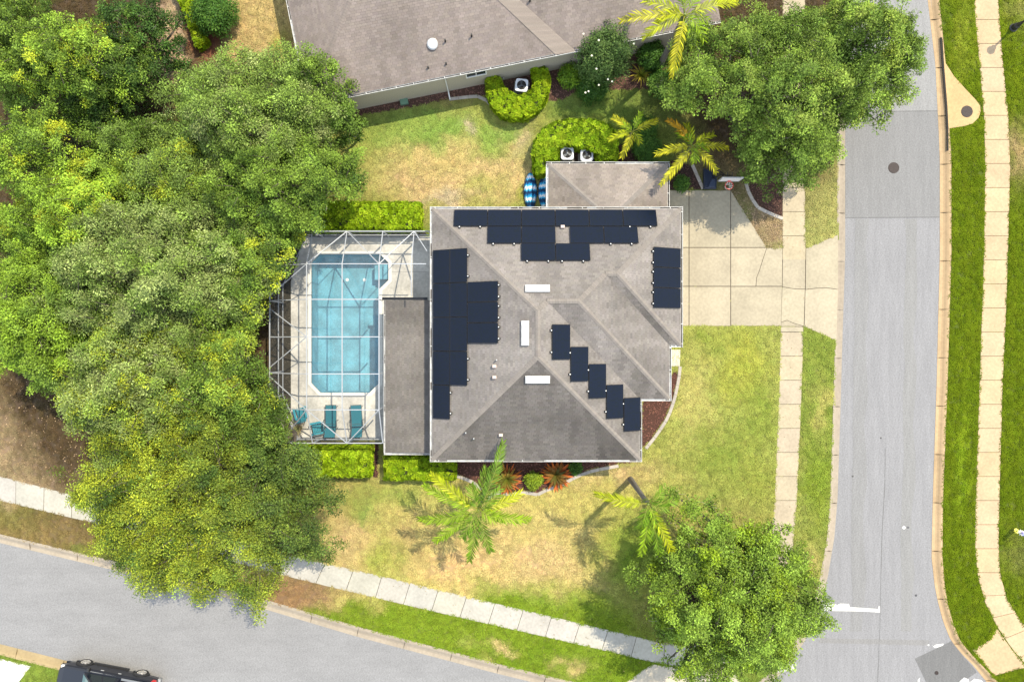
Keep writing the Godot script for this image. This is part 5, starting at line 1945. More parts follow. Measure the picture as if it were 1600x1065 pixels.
func neighbour() -> void:
	var t := thing("house", "neighbouring house with pinkish brown shingle roof cut by the top border", "house")
	var e := 2.9
	var k := (EYE - e) / EYE / PPM
	var O := at(482, 161.5, e)
	var Q := at(1090, 40, e)
	var u := (at(890, 79.5, e) - O).normalized()
	var v := Vector3(u.z, 0, -u.x)
	var L := 24.5
	var W := 13.0
	var d := W / 2.0
	var T := 0.42
	var P := func(a: float, b: float, h: float) -> Vector3: return O + u * a + v * b + Vector3.UP * h
	var A: Vector3 = P.call(0, 0, 0); var B: Vector3 = P.call(L, 0, 0); var C: Vector3 = P.call(L, W, 0); var D: Vector3 = P.call(0, W, 0)
	var R: Vector3 = P.call(d * 0.85, d, d * T); var S: Vector3 = P.call(L - d, d, d * T)
	var m := MB.new()
	var base := Color(0.29, 0.245, 0.225)
	shingles(m, [A, B, S, R], base, 0.3, 41.0)
	shingles(m, [D, A, R], Color(0.30, 0.252, 0.23), 0.3, 42.0)
	shingles(m, [C, D, R, S], base, 0.3, 43.0)
	shingles(m, [B, C, S], base, 0.3, 44.0)
	var r := put("roof", m, M.shingle, t)
	var pale := Color(0.385, 0.325, 0.285)
	caps(r, A, R, base)
	caps(r, R, S, base)
	# pale strip of shingles running up from the bend in the eave
	var n := (u.cross(P.call(0, d, d * T) - P.call(0, 0, 0))).normalized()
	if n.y < 0: n = -n
	var pl := [A, n]
	var q: Array = []
	for x in [[868, 85], [900, 80], [812, 0], [776, -2], [700, -60], [742, -60]]:
		q.append(on_plane(x[0], x[1], A + n * 0.03, n))
	var strip := MB.new()
	var rows := 46
	for i in rows:
		var f := rng.randf_range(0.93, 1.08)
		strip.col = Color(pale.r * f, pale.g * f, pale.b * f)
		var l0: Vector3 = (q[0] as Vector3).lerp(q[3], float(i) / rows)
		var l1: Vector3 = (q[0] as Vector3).lerp(q[3], (i + 1.0) / rows)
		var r0: Vector3 = (q[1] as Vector3).lerp(q[2], float(i) / rows)
		var r1: Vector3 = (q[1] as Vector3).lerp(q[2], (i + 1.0) / rows)
		strip.quad(l0 + n * 0.02, r0 + n * 0.02, r1, l1, n)
		strip.quad(l0 + n * 0.02, r0 + n * 0.02, r0 - n * 0.05, l0 - n * 0.05, (l0 - l1))
		strip.quad(r0 + n * 0.02, r1, r1 - n * 0.05, r0 - n * 0.05, (r0 - l0))
		strip.quad(l0 + n * 0.02, l1, l1 - n * 0.05, l0 - n * 0.05, (l0 - r0))
	put("pale_strip", strip, M.shingle, r)
	var so := MB.new()
	so.prism(PackedVector2Array([Vector2(A.x, A.z), Vector2(B.x, B.z), Vector2(C.x, C.z), Vector2(D.x, D.z)]), e - 0.18, e - 0.012, 0.0, true)
	put("soffit", so, M.clean, t)
	gutter(t, B, A - u * 0.0, 0.12, 1.0, 0.9)
	gutter(t, A, D, 0.12, 0.8, 0.1, 0.002)
	# walls
	var wl := MB.new()
	var off := 0.22
	var c0: Vector3 = P.call(off, off, 0)
	var c1: Vector3 = P.call(L - off, off, 0)
	var c2: Vector3 = P.call(off, W - off, 0)
	var c3: Vector3 = P.call(L - off, W - off, 0)
	for w in [[c0, c1], [c2, c0], [c3, c2], [c1, c3]]:
		var b := MB.new()
		var a0: Vector3 = w[0]
		var a1: Vector3 = w[1]
		a0.y = 1.4
		a1.y = 1.4
		b.bar(a0, a1, 0.16, 2.65)
		put("wall", b, M.stucco, t)
	var wp := at(744, 116, 2.0)
	var wa: Vector3 = P.call((Vector3(wp.x, e, wp.z) - O).dot(u), off - 0.09, 0)
	window(t, Vector3(wa.x, 2.1, wa.z), -v, 1.2, 0.7)
	# downspout
	var dp: Vector3 = P.call((at(697, 130, 2) - O).dot(u), 0, 0)
	var ds := MB.new()
	ds.tube([Vector3(dp.x, 2.8, dp.z) - v * 0.06, Vector3(dp.x, 2.6, dp.z) + v * 0.08, Vector3(dp.x, 0.4, dp.z) + v * 0.08, Vector3(dp.x, 0.22, dp.z) - v * 0.1, Vector3(dp.x, 0.2, dp.z) - v * 0.4], [0.045, 0.045, 0.045, 0.045, 0.05], 6)
	put("downspout", ds, M.clean, t)
	var hb := MB.new()
	var hp: Vector3 = P.call((at(785, 110, 1) - O).dot(u), off - 0.1, 0)
	hb.tube([Vector3(hp.x, 0.7, hp.z), Vector3(hp.x, 0.7, hp.z) - v * 0.12, Vector3(hp.x, 0.6, hp.z) - v * 0.14], [0.03, 0.03, 0.03], 6)
	put("tap", hb, M.metal, t)
	# roof light and pipes
	var cc := on_plane(675.5, 68.5, A + n * 0.1, n)
	var lt := MB.new()
	lt.xf = Transform3D(Basis(u, n, u.cross(n)), cc)
	lt.lathe(Vector3.ZERO, [Vector2(0.33, -0.14), Vector2(0.31, 0.02), Vector2(0.28, 0.03)], 24)
	var sky := put("skylight", lt, M.metal, t)
	lt = MB.new()
	lt.xf = Transform3D(Basis(u, n, u.cross(n)), cc)
	lt.ball(Vector3(0, 0.02, 0), Vector3(0.28, 0.12, 0.28), 8, 20)
	put("dome", lt, M.lamp_glass, sky)
	for w in [[696, 65, 0.3], [737, 57, 0.32], [669, 106, 0.2], [697, 100, 0.2], [828, 2, 0.3]]:
		var c := on_plane(w[0], w[1], A, n)
		var b := MB.new()
		b.tube([c - Vector3.UP * 0.05, c + Vector3.UP * w[2]], [0.055, 0.05], 8)
		put("vent_pipe", b, M.dark, t)

func pool() -> void:
	# deck with the basin cut out of it
	var d := [476,371.5, 690,371.5, 690,700, 600,700, 600,684.5, 455.5,684.5, 455.5,440]
	var outline := pts(d)
	paved.append(outline)
	paved.append(pts([464,362, 668,362, 668,690, 450,690, 424,630, 424,440]))
	holes.append(outline)
	var rim := [499.5,398, 595,398, 607.5,410.5, 607.5,438, 593,452, 593,598, 578,613, 502,613, 487.5,598, 487.5,411]
	var basin := pts(rim)
	var dk := setting("pool_deck", "off white concrete deck around the swimming pool")
	var mid := at(541, 0).x
	for side in [[-100.0, mid], [mid, 100.0]]:
		var half := PackedVector2Array([Vector2(side[0], -100), Vector2(side[1], -100), Vector2(side[1], 100), Vector2(side[0], 100)])
		for part in Geometry2D.intersect_polygons(outline, half):
			for piece in Geometry2D.clip_polygons(part, basin):
				var b := MB.new()
				b.prism(piece, -0.1, 0.17)
				put("slab", b, M.deck, dk)
	var strip := MB.new()
	for l in [[455,594, 487,594], [455,462, 487,462], [520,613, 520,688], [610,425, 668,425]]:
		var a := at(l[0], l[1])
		var b := at(l[2], l[3])
		a.y = 0.172
		b.y = 0.172
		strip.bar(a, b, 0.03, 0.008)
	put("deck_joint", strip, mat(lin(0.3, 0.29, 0.28), 0.8), dk)
	var t := thing("swimming_pool", "turquoise swimming pool with cut corners and a step alcove", "swimming pool", at(540, 505))
	var o := -t.position
	var m := MB.new()
	m.xf = Transform3D(Basis.IDENTITY, o)
	m.plate(basin, -1.35)
	m.band(basin, -1.35, basin, 0.14, -1.0)
	put("basin", m, M.plaster, t)
	m = MB.new()
	m.xf = Transform3D(Basis.IDENTITY, o)
	var inn := m.inset(basin, 0.004)
	m.band(inn, -0.12, inn, 0.145, -1.0)
	put("tile_band", m, mat(lin(0.06, 0.2, 0.28), 0.3), t)
	for i in 3:
		m = MB.new()
		m.xf = Transform3D(Basis.IDENTITY, o)
		var w := 0.35 + 0.33 * i
		var p := at(607, 424)
		m.box(Vector3(p.x - w / 2 - 0.005, -0.35 - 0.28 * i, p.z), Vector3(w, 0.5, 0.95), 0.02)
		put("step", m, M.plaster, t)
	# coping
	var cp := MB.new()
	cp.xf = Transform3D(Basis.IDENTITY, o)
	var wide := cp.inset(basin, -0.2)
	for i in basin.size():
		var j := (i + 1) % basin.size()
		cp.quad(v3(basin[i], 0.185), v3(basin[j], 0.185), v3(wide[j], 0.185), v3(wide[i], 0.185), Vector3.UP)
	cp.band(basin, 0.13, basin, 0.185, -1.0)
	cp.band(wide, 0.13, wide, 0.185)
	put("coping", cp, mat(lin(0.74, 0.72, 0.68), 0.8), t)
	m = MB.new()
	m.xf = Transform3D(Basis.IDENTITY, o)
	m.plate(cp.inset(basin, 0.006), 0.04)
	put("water", m, M.water, t)
	for p in [[534, 434], [562, 434]]:
		m = MB.new()
		m.xf = Transform3D(Basis.IDENTITY, o)
		var c := at(p[0], p[1])
		m.lathe(Vector3(c.x, -1.349, c.z), [Vector2(0.11, 0.0), Vector2(0.1, 0.025), Vector2(0.001, 0.03)], 14)
		put("drain_cover", m, M.clean, t)
	cage()

func cage() -> void:
	var t := thing("pool_cage", "white framed screen enclosure over the swimming pool", "screen enclosure", at(545, 525))
	var o := -t.position
	var h0 := 2.55
	var h1 := 3.7
	var X := []
	for px in [488, 542, 598, 647]: X.append(at(px, 360, h0).x)
	var zn := at(0, 361, h0).z
	var zs := at(0, 692, h0).z
	var Z := []
	for py in [412, 467.5, 526, 584, 640]: Z.append(at(0, py, h1).z)
	var xw := at(421, 0, h0).x
	var xe := at(597, 0, 2.4).x
	var xm := at(668, 0, 3.0).x
	var low := [Vector3(xm, h0, zn), Vector3(at(460, 0, h0).x, h0, zn), Vector3(xw, h0, at(0, 440, h0).z), Vector3(xw, h0, at(0, 622, h0).z), Vector3(at(452, 0, h0).x, h0, zs), Vector3(xe, h0, zs)]
	var beam := func(a: Vector3, b: Vector3, w: float, called := "beam") -> void:
		var m := MB.new()
		m.bar(a + o, b + o, w, w * 1.15)
		put(called, m, M.cage, t)
	# wall top, rail and base
	for i in low.size() - 1:
		beam.call(low[i], low[i + 1], 0.055)
		for y in [1.05, 0.24]:
			var a: Vector3 = low[i]
			var b: Vector3 = low[i + 1]
			beam.call(Vector3(a.x, y, a.z), Vector3(b.x, y, b.z), 0.05, "rail")
	# longitudinal beams
	for i in 4:
		var x: float = X[i]
		beam.call(Vector3(x, h0, zn), Vector3(x, h1, Z[0]), 0.05)
		if i < 3:
			beam.call(Vector3(x, h1, Z[0]), Vector3(x, h1, Z[4]), 0.052)
			beam.call(Vector3(x, h1, Z[4]), Vector3(x, h0, zs), 0.05)
		else:
			beam.call(Vector3(x, h1, Z[0]), Vector3(x, h1 - 0.05, at(0, 462, h1).z), 0.05)
	# crossing beams
	for i in 5:
		var z: float = Z[i]
		var e: float = xm if i == 0 else X[2]
		beam.call(Vector3(X[0], h1, z), Vector3(e, h1, z), 0.05)
		beam.call(Vector3(xw, h0, z), Vector3(X[0], h1, z), 0.05)
		if i > 0:
			beam.call(Vector3(X[2], h1, z), Vector3(xe, 2.42, z), 0.05)
	# braces
	for b in [[1, 0, 0, 0], [1, 0, 2, 0], [3, 0, 2, 0]]:
		beam.call(Vector3(X[b[0]], h0, zn), Vector3(X[b[2]], h1, Z[0]), 0.05, "brace")
	beam.call(Vector3(X[3], h0, zn), Vector3(xm, 3.3, at(0, 392, 3.3).z), 0.05, "brace")
	beam.call(Vector3(X[1], h0, zs), Vector3(X[0], h1, Z[4]), 0.05, "brace")
	beam.call(Vector3(X[1], h0, zs), Vector3(X[2], h1, Z[4]), 0.05, "brace")
	beam.call(Vector3(X[0], h1, Z[4]), Vector3(xw, h0, at(0, 588, h0).z), 0.05, "brace")
	beam.call(Vector3(X[0], h1, Z[4]), low[4] + Vector3(0, 0, -0.7), 0.06, "brace")
	beam.call(Vector3(X[0], h1, Z[2]), Vector3(xw, h0, at(0, 482, h0).z), 0.05, "brace")
	beam.call(Vector3(X[0], h1, Z[2]), Vector3(xw, h0, at(0, 574, h0).z), 0.05, "brace")
	beam.call(Vector3(X[0], h1, Z[0]), Vector3(xw, h0, at(0, 462, h0).z), 0.05, "brace")
	# posts
	var feet: Array = low.duplicate()
	for i in 3: feet.append(Vector3(X[i], h0, zs))
	for i in 4: feet.append(Vector3(X[i], h0, zn))
	for i in range(1, 5): feet.append(Vector3(xw, h0, Z[i]))
	for f in feet:
		beam.call(Vector3(f.x, 0.15, f.z), Vector3(f.x, h0 - 0.04, f.z), 0.06, "post")
	# screens
	var screen := func(q: Array) -> void:
		var m := MB.new()
		m.xf = Transform3D(Basis.IDENTITY, o)
		for k in range(1, q.size() - 1):
			m.tri(q[0], q[k], q[k + 1], Vector3.UP + Vector3(0.01, 0, 0.01))
		put("screen_panel", m, M.screen, t)
	for i in low.size() - 1:
		var a: Vector3 = low[i]
		var b: Vector3 = low[i + 1]
		screen.call([a, b, Vector3(b.x, 0.17, b.z), Vector3(a.x, 0.17, a.z)])
	for i in 2:
		for j in 4:
			screen.call([Vector3(X[i], h1, Z[j]), Vector3(X[i + 1], h1, Z[j]), Vector3(X[i + 1], h1, Z[j + 1]), Vector3(X[i], h1, Z[j + 1])])
		screen.call([Vector3(X[i], h0, zn), Vector3(X[i + 1], h0, zn), Vector3(X[i + 1], h1, Z[0]), Vector3(X[i], h1, Z[0])])
		screen.call([Vector3(X[i], h0, zs), Vector3(X[i + 1], h0, zs), Vector3(X[i + 1], h1, Z[4]), Vector3(X[i], h1, Z[4])])
	screen.call([Vector3(X[2], h0, zn), Vector3(xm, h0, zn), Vector3(xm, h1, Z[0]), Vector3(X[2], h1, Z[0])])
	screen.call([Vector3(X[2], h1, Z[0]), Vector3(xm, h1, Z[0]), Vector3(xm, h1, Z[1] - 0.2), Vector3(X[2], h1, Z[1] - 0.2)])
	for j in 4:
		screen.call([Vector3(X[0], h1, Z[j]), Vector3(X[0], h1, Z[j + 1]), Vector3(xw, h0, Z[j + 1]), Vector3(xw, h0, Z[j])])
	screen.call([low[1], low[2], Vector3(xw, h0, Z[0]), Vector3(X[0], h1, Z[0]), Vector3(X[0], h0, zn)])
	screen.call([low[4], low[3], Vector3(xw, h0, Z[4]), Vector3(X[0], h1, Z[4]), Vector3(X[0], h0, zs)])

# ---------------------------------------------------------------- things
func air_conditioner(label: String, px: float, py: float, turn: float) -> void:
	var h := 0.85
	var p := at(px, py, h)
	p.y = 0.13
	var t := thing("air_conditioner", label, "air conditioner", p, turn, "air conditioner units")
	var b := MB.new()
	b.box(Vector3(0, 0.03, 0), Vector3(0.95, 0.08, 0.95), 0.015)
	put("base_pad", b, mat(lin(0.3, 0.28, 0.26), 0.9), t)
	b = MB.new()
	b.box(Vector3(0, 0.4, 0), Vector3(0.7, 0.66, 0.7), 0.03)
	for i in 9:
		b.box(Vector3(0, 0.14 + i * 0.065, 0), Vector3(0.725, 0.02, 0.725))
	put("cabinet", b, mat(lin(0.22, 0.23, 0.24), 0.5, 0.4), t)
	# top: a plate with cut corners around the round fan opening
	b = MB.new()
	var n := 32
	var ring := PackedVector2Array()
	var outer := PackedVector2Array()
	for i in n:
		var a := TAU * i / n
		var d := Vector2(cos(a), sin(a))
		ring.append(d * 0.285)
		outer.append(d * minf(0.385 / maxf(absf(d.x), absf(d.y)), 0.49))
	for i in n:
		var j := (i + 1) % n
		b.quad(v3(ring[i], 0.765), v3(ring[j], 0.765), v3(outer[j], 0.755), v3(outer[i], 0.755), Vector3.UP)
		b.quad(v3(outer[i], 0.755), v3(outer[j], 0.755), v3(outer[j], 0.69), v3(outer[i], 0.69), v3(outer[i], 0.0))
		b.quad(v3(ring[i], 0.765), v3(ring[j], 0.765), v3(ring[j], 0.72), v3(ring[i], 0.72), -v3(ring[i], 0.0))
	put("top_panel", b, mat(lin(0.62, 0.64, 0.7), 0.45), t)
	b = MB.new()
	b.lathe(Vector3(0, 0.735, 0), [Vector2(0.284, 0.0), Vector2(0.001, 0.001)], 24)
	put("fan_well", b, M.slot, t)
	b = MB.new()
	for i in 3:
		var a := i * TAU / 3.0 + 0.4
		var d := Vector3(cos(a), 0, sin(a))
		var s := Vector3(-d.z, 0, d.x)
		b.quad(Vector3(0, 0.75, 0) + d * 0.05 - s * 0.04, Vector3(0, 0.75, 0) + d * 0.24 - s * 0.1, Vector3(0, 0.768, 0) + d * 0.26 + s * 0.08, Vector3(0, 0.762, 0) + d * 0.06 + s * 0.04, Vector3.UP)
	b.lathe(Vector3(0, 0.74, 0), [Vector2(0.07, 0.0), Vector2(0.065, 0.04), Vector2(0.001, 0.045)], 12)
	put("fan", b, mat(lin(0.09, 0.1, 0.11), 0.35, 0.5), t)
	b = MB.new()
	for r in [0.12, 0.2, 0.27]:
		for i in 24:
			var a := TAU * i / 24
			var c := TAU * (i + 1) / 24
			b.bar(Vector3(cos(a) * r, 0.79, sin(a) * r), Vector3(cos(c) * r, 0.79, sin(c) * r), 0.008, 0.008)
	for i in 8:
		var a := TAU * i / 8
		b.bar(Vector3(cos(a) * 0.06, 0.798, sin(a) * 0.06), Vector3(cos(a) * 0.3, 0.78, sin(a) * 0.3), 0.007, 0.007)
	put("fan_guard", b, M.dark, t)

func lounger(label: String, px: float, py: float, turn: float) -> void:
	var p := at(px, py, 0.4)
	p.y = 0.17
	var t := thing("sun_lounger", label, "sun lounger", p, turn, "teal loungers on the pool deck")
	var w := 0.33
	# lies along z, the raised back at +z
	var b := MB.new()
	for s in [-1, 1]:
		b.tube([Vector3(s * w, 0.36, -0.98), Vector3(s * w, 0.34, 0.0), Vector3(s * w, 0.36, 0.42), Vector3(s * w, 0.72, 0.98)], [0.018, 0.018, 0.018, 0.018], 6)
		b.tube([Vector3(s * (w + 0.06), 0.56, -0.1), Vector3(s * (w + 0.07), 0.57, 0.3), Vector3(s * (w + 0.02), 0.5, 0.55)], [0.02, 0.022, 0.018], 6)
		b.tube([Vector3(s * (w + 0.06), 0.56, -0.1), Vector3(s * (w + 0.05), 0.0, -0.02)], [0.016, 0.016], 6)
	for z in [-0.98, 0.42]:
		b.tube([Vector3(-w, 0.36, z), Vector3(w, 0.36, z)], [0.016, 0.016], 6)
	put("frame", b, M.tubes, t)
	for s in [-1, 1]:
		for z in [-0.85, 0.5]:
			var l := MB.new()
			l.tube([Vector3(s * w, 0.35, z), Vector3(s * (w + 0.03), 0.0, z - 0.06)], [0.018, 0.016], 6)
			put("leg", l, M.tubes, t)
	var seg := [["seat", [Vector2(0.372, -0.96), Vector2(0.35, -0.5), Vector2(0.34, 0.0), Vector2(0.36, 0.4)]], ["backrest", [Vector2(0.375, 0.43), Vector2(0.54, 0.7), Vector2(0.71, 0.97)]]]
	for g in seg:
		var m := MB.new()
		for i in g[1].size() - 1:
			var a: Vector2 = g[1][i]
			var c: Vector2 = g[1][i + 1]
			m.quad(Vector3(-w + 0.01, a.x + 0.015, a.y), Vector3(w - 0.01, a.x + 0.015, a.y), Vector3(w - 0.01, c.x + 0.015, c.y), Vector3(-w + 0.01, c.x + 0.015, c.y), Vector3.UP)
			m.quad(Vector3(-w + 0.01, a.x, a.y), Vector3(w - 0.01, a.x, a.y), Vector3(w - 0.01, c.x, c.y), Vector3(-w + 0.01, c.x, c.y), Vector3.DOWN)
		put(g[0], m, M.sling, t)
	var st := MB.new()
	for z in [0.2, 0.34]:
		st.box(Vector3(0, 0.372, z), Vector3(w * 1.9, 0.012, 0.025))
	put("strap", st, M.tubes, t)

func garden_chair(label: String, px: float, py: float, turn: float) -> void:
	var p := at(px, py, 0.4)
	p.y = 0.17
	var t := thing("garden_chair", label, "garden chair", p, turn, "teal slatted chairs on the pool deck")
	# faces -z
	for i in 6:
		var b := MB.new()
		b.box(Vector3(0, 0.36 - i * 0.02, -0.28 + i * 0.095), Vector3(0.52, 0.022, 0.085), 0.006)
		put("seat_slat", b, M.teal, t)
	for i in 7:
		var x := (i - 3) * 0.085
		var top := 0.98 - 0.016 * pow(absf(i - 3), 2.0)
		var b := MB.new()
		b.bar(Vector3(x * 0.8, 0.26, 0.26), Vector3(x * 1.15, top, 0.52 + 0.02), 0.075, 0.02)
		put("back_slat", b, M.teal, t)
	for s in [-1, 1]:
		var b := MB.new()
		b.box(Vector3(s * 0.33, 0.56, -0.02), Vector3(0.13, 0.024, 0.74), 0.008)
		put("armrest", b, M.teal, t)
		for z in [-0.3, 0.28]:
			var l := MB.new()
			l.box(Vector3(s * 0.29, 0.275, z), Vector3(0.03, 0.55, 0.1))
			put("leg", l, M.teal, t)
	var r := MB.new()
	r.box(Vector3(0, 0.52, 0.37), Vector3(0.6, 0.06, 0.025))
	put("back_rail", r, M.teal, t)

func striped_float(label: String, px: float, py: float, l: float, w: float, turn: float, shift: float) -> void:
	var h := 0.55
	var p := at(px, py, h)
	p.y = 0.12
	var t := thing("striped_float", label, "inflatable float", p, turn, "blue striped floats beside the annex")
	var m := MB.new()
	var blues := [Color(0.005, 0.05, 0.14), Color(0.01, 0.2, 0.48), Color(0.05, 0.42, 0.72), Color(0.7, 0.74, 0.8), Color(0.72, 0.74, 0.8), Color(0.05, 0.38, 0.68), Color(0.006, 0.06, 0.16), Color(0.005, 0.03, 0.09)]
	var n := 40
	var across := 18
	var g := []
	for i in n + 1:
		var s := i / float(n)
		var z := (s - 0.5) * l
		var half := w * 0.5 * pow(maxf(0.0, sin(PI * clampf(0.03 + s * 0.9, 0, 1))), 0.55)
		var row := []
		for k in across + 1:
			var a := PI * k / across
			# two plump tubes side by side under one cover
			var bulge := 0.3 + 0.08 * absf(sin(3.0 * a))
			row.append(Vector3(-cos(a) * half, (0.12 + bulge * sin(a)) * (0.35 + 0.65 * half / (w * 0.5)), z))
		g.append(row)
	for i in n:
		for k in across:
			var f := fposmod((i / float(n)) * 3.1 + shift + 0.05 * sin(k * 2.1) + 0.04 * rng.randf(), 1.0) * blues.size()
			m.col = blues[int(f) % blues.size()]
			m.quad(g[i][k], g[i][k + 1], g[i + 1][k + 1], g[i + 1][k], (g[i][k] + g[i + 1][k + 1]) / 2.0 * Vector3(1, 1, 0) + Vector3.UP * 0.02)
	put("cover", m, M.chip, t)
	m = MB.new()
	for i in n:
		m.bar(g[i][0], g[i + 1][0], 0.05, 0.05)
		m.bar(g[i][across], g[i + 1][across], 0.05, 0.05)
	put("rim", m, mat(lin(0.01, 0.02, 0.05), 0.5), t)
	m = MB.new()
	for z in [0.1, -0.3]:
		m.tube([Vector3(-w * 0.5 - 0.02, 0.1, z - 0.12), Vector3(-w * 0.5 - 0.12, 0.16, z), Vector3(-w * 0.5 - 0.02, 0.1, z + 0.12)], [0.025, 0.03, 0.025], 6)
	put("handle", m, M.dark, t)

func hoop() -> void:
	var base := at(1108, 284, 0.3)
	base.y = 0.13
	var t := thing("basketball_hoop", "portable basketball hoop with black base and red rim by the driveway", "basketball hoop", base)
	var f := func(px: float, py: float, h: float) -> Vector3: return at(px, py, h) - base
	var m := MB.new()
	var bp := PackedVector2Array()
	for q in [[1099.5, 263], [1112, 268], [1120, 278], [1119, 295], [1099.5, 295]]:
		var c: Vector3 = f.call(q[0], q[1], 0.3)
		bp.append(Vector2(c.x, c.z))
	m.prism(bp, 0.0, 0.3, 0.05)
	put("base", m, mat(lin(0.012, 0.02, 0.045), 0.4), t)
	m = MB.new()
	var top := PackedVector2Array()
	for q in [[1106, 293], [1112, 279], [1117, 281], [1117.5, 292]]:
		var c: Vector3 = f.call(q[0], q[1], 0.34)
		top.append(Vector2(c.x, c.z))
	m.prism(top, 0.28, 0.34, 0.02)
	put("filler_lid", m, mat(lin(0.035, 0.05, 0.09), 0.4), t)
	m = MB.new()
	# two poles rise and reach toward the board
	var head: Vector3 = f.call(1139.5, 281, 3.1)
	for s in [-0.09, 0.09]:
		m.tube([f.call(1113, 277, 0.25) + Vector3(0, 0, s), f.call(1127, 271, 2.2) + Vector3(0, 0, s), head + Vector3(s * 2.0, 0, -0.25)], [0.045, 0.04, 0.03], 8)
	m.tube([f.call(1126, 271.5, 2.0), head + Vector3(0, -0.5, -0.15)], [0.03, 0.03], 6)
	for s in [-0.14, 0.14]:
		m.tube([head + Vector3(s, 0.15, -0.42), head + Vector3(s, 0.1, -0.02)], [0.022, 0.022], 6)
	put("pole", m, M.dark, t)
	m = MB.new()
	m.box(head + Vector3(0.0, 0.3, 0.03), Vector3(1.2, 0.8, 0.04), 0.01)
	put("backboard", m, M.lamp_glass, t)
	m = MB.new()
	for s in [-1, 1]:
		m.box(head + Vector3(s * 0.6, 0.3, 0.03), Vector3(0.04, 0.84, 0.06))
		m.box(head + Vector3(0, 0.3 + s * 0.41, 0.031), Vector3(1.16, 0.04, 0.058))
	put("board_frame", m, mat(lin(0.35, 0.35, 0.36), 0.4), t)
	var rc := head + Vector3(0, 0.03, 0.32)
	m = MB.new()
	for i in 20:
		var a := TAU * i / 20
		var b := TAU * (i + 1) / 20
		m.bar(rc + Vector3(cos(a), 0, sin(a)) * 0.225, rc + Vector3(cos(b), 0, sin(b)) * 0.225, 0.028, 0.028)
	m.box(rc + Vector3(0, -0.02, -0.25), Vector3(0.16, 0.1, 0.08), 0.01)
	put("rim", m, M.red, t)
	m = MB.new()
	for i in 10:
		for w: float in [1.0, -1.0]:
			var a := TAU * i / 10
			var b := a + w * 0.6
			m.bar(rc + Vector3(cos(a), 0, sin(a)) * 0.22, rc + Vector3(cos(b) * 0.13, -0.4, sin(b) * 0.13), 0.014, 0.014)
	put("net", m, M.clean, t)

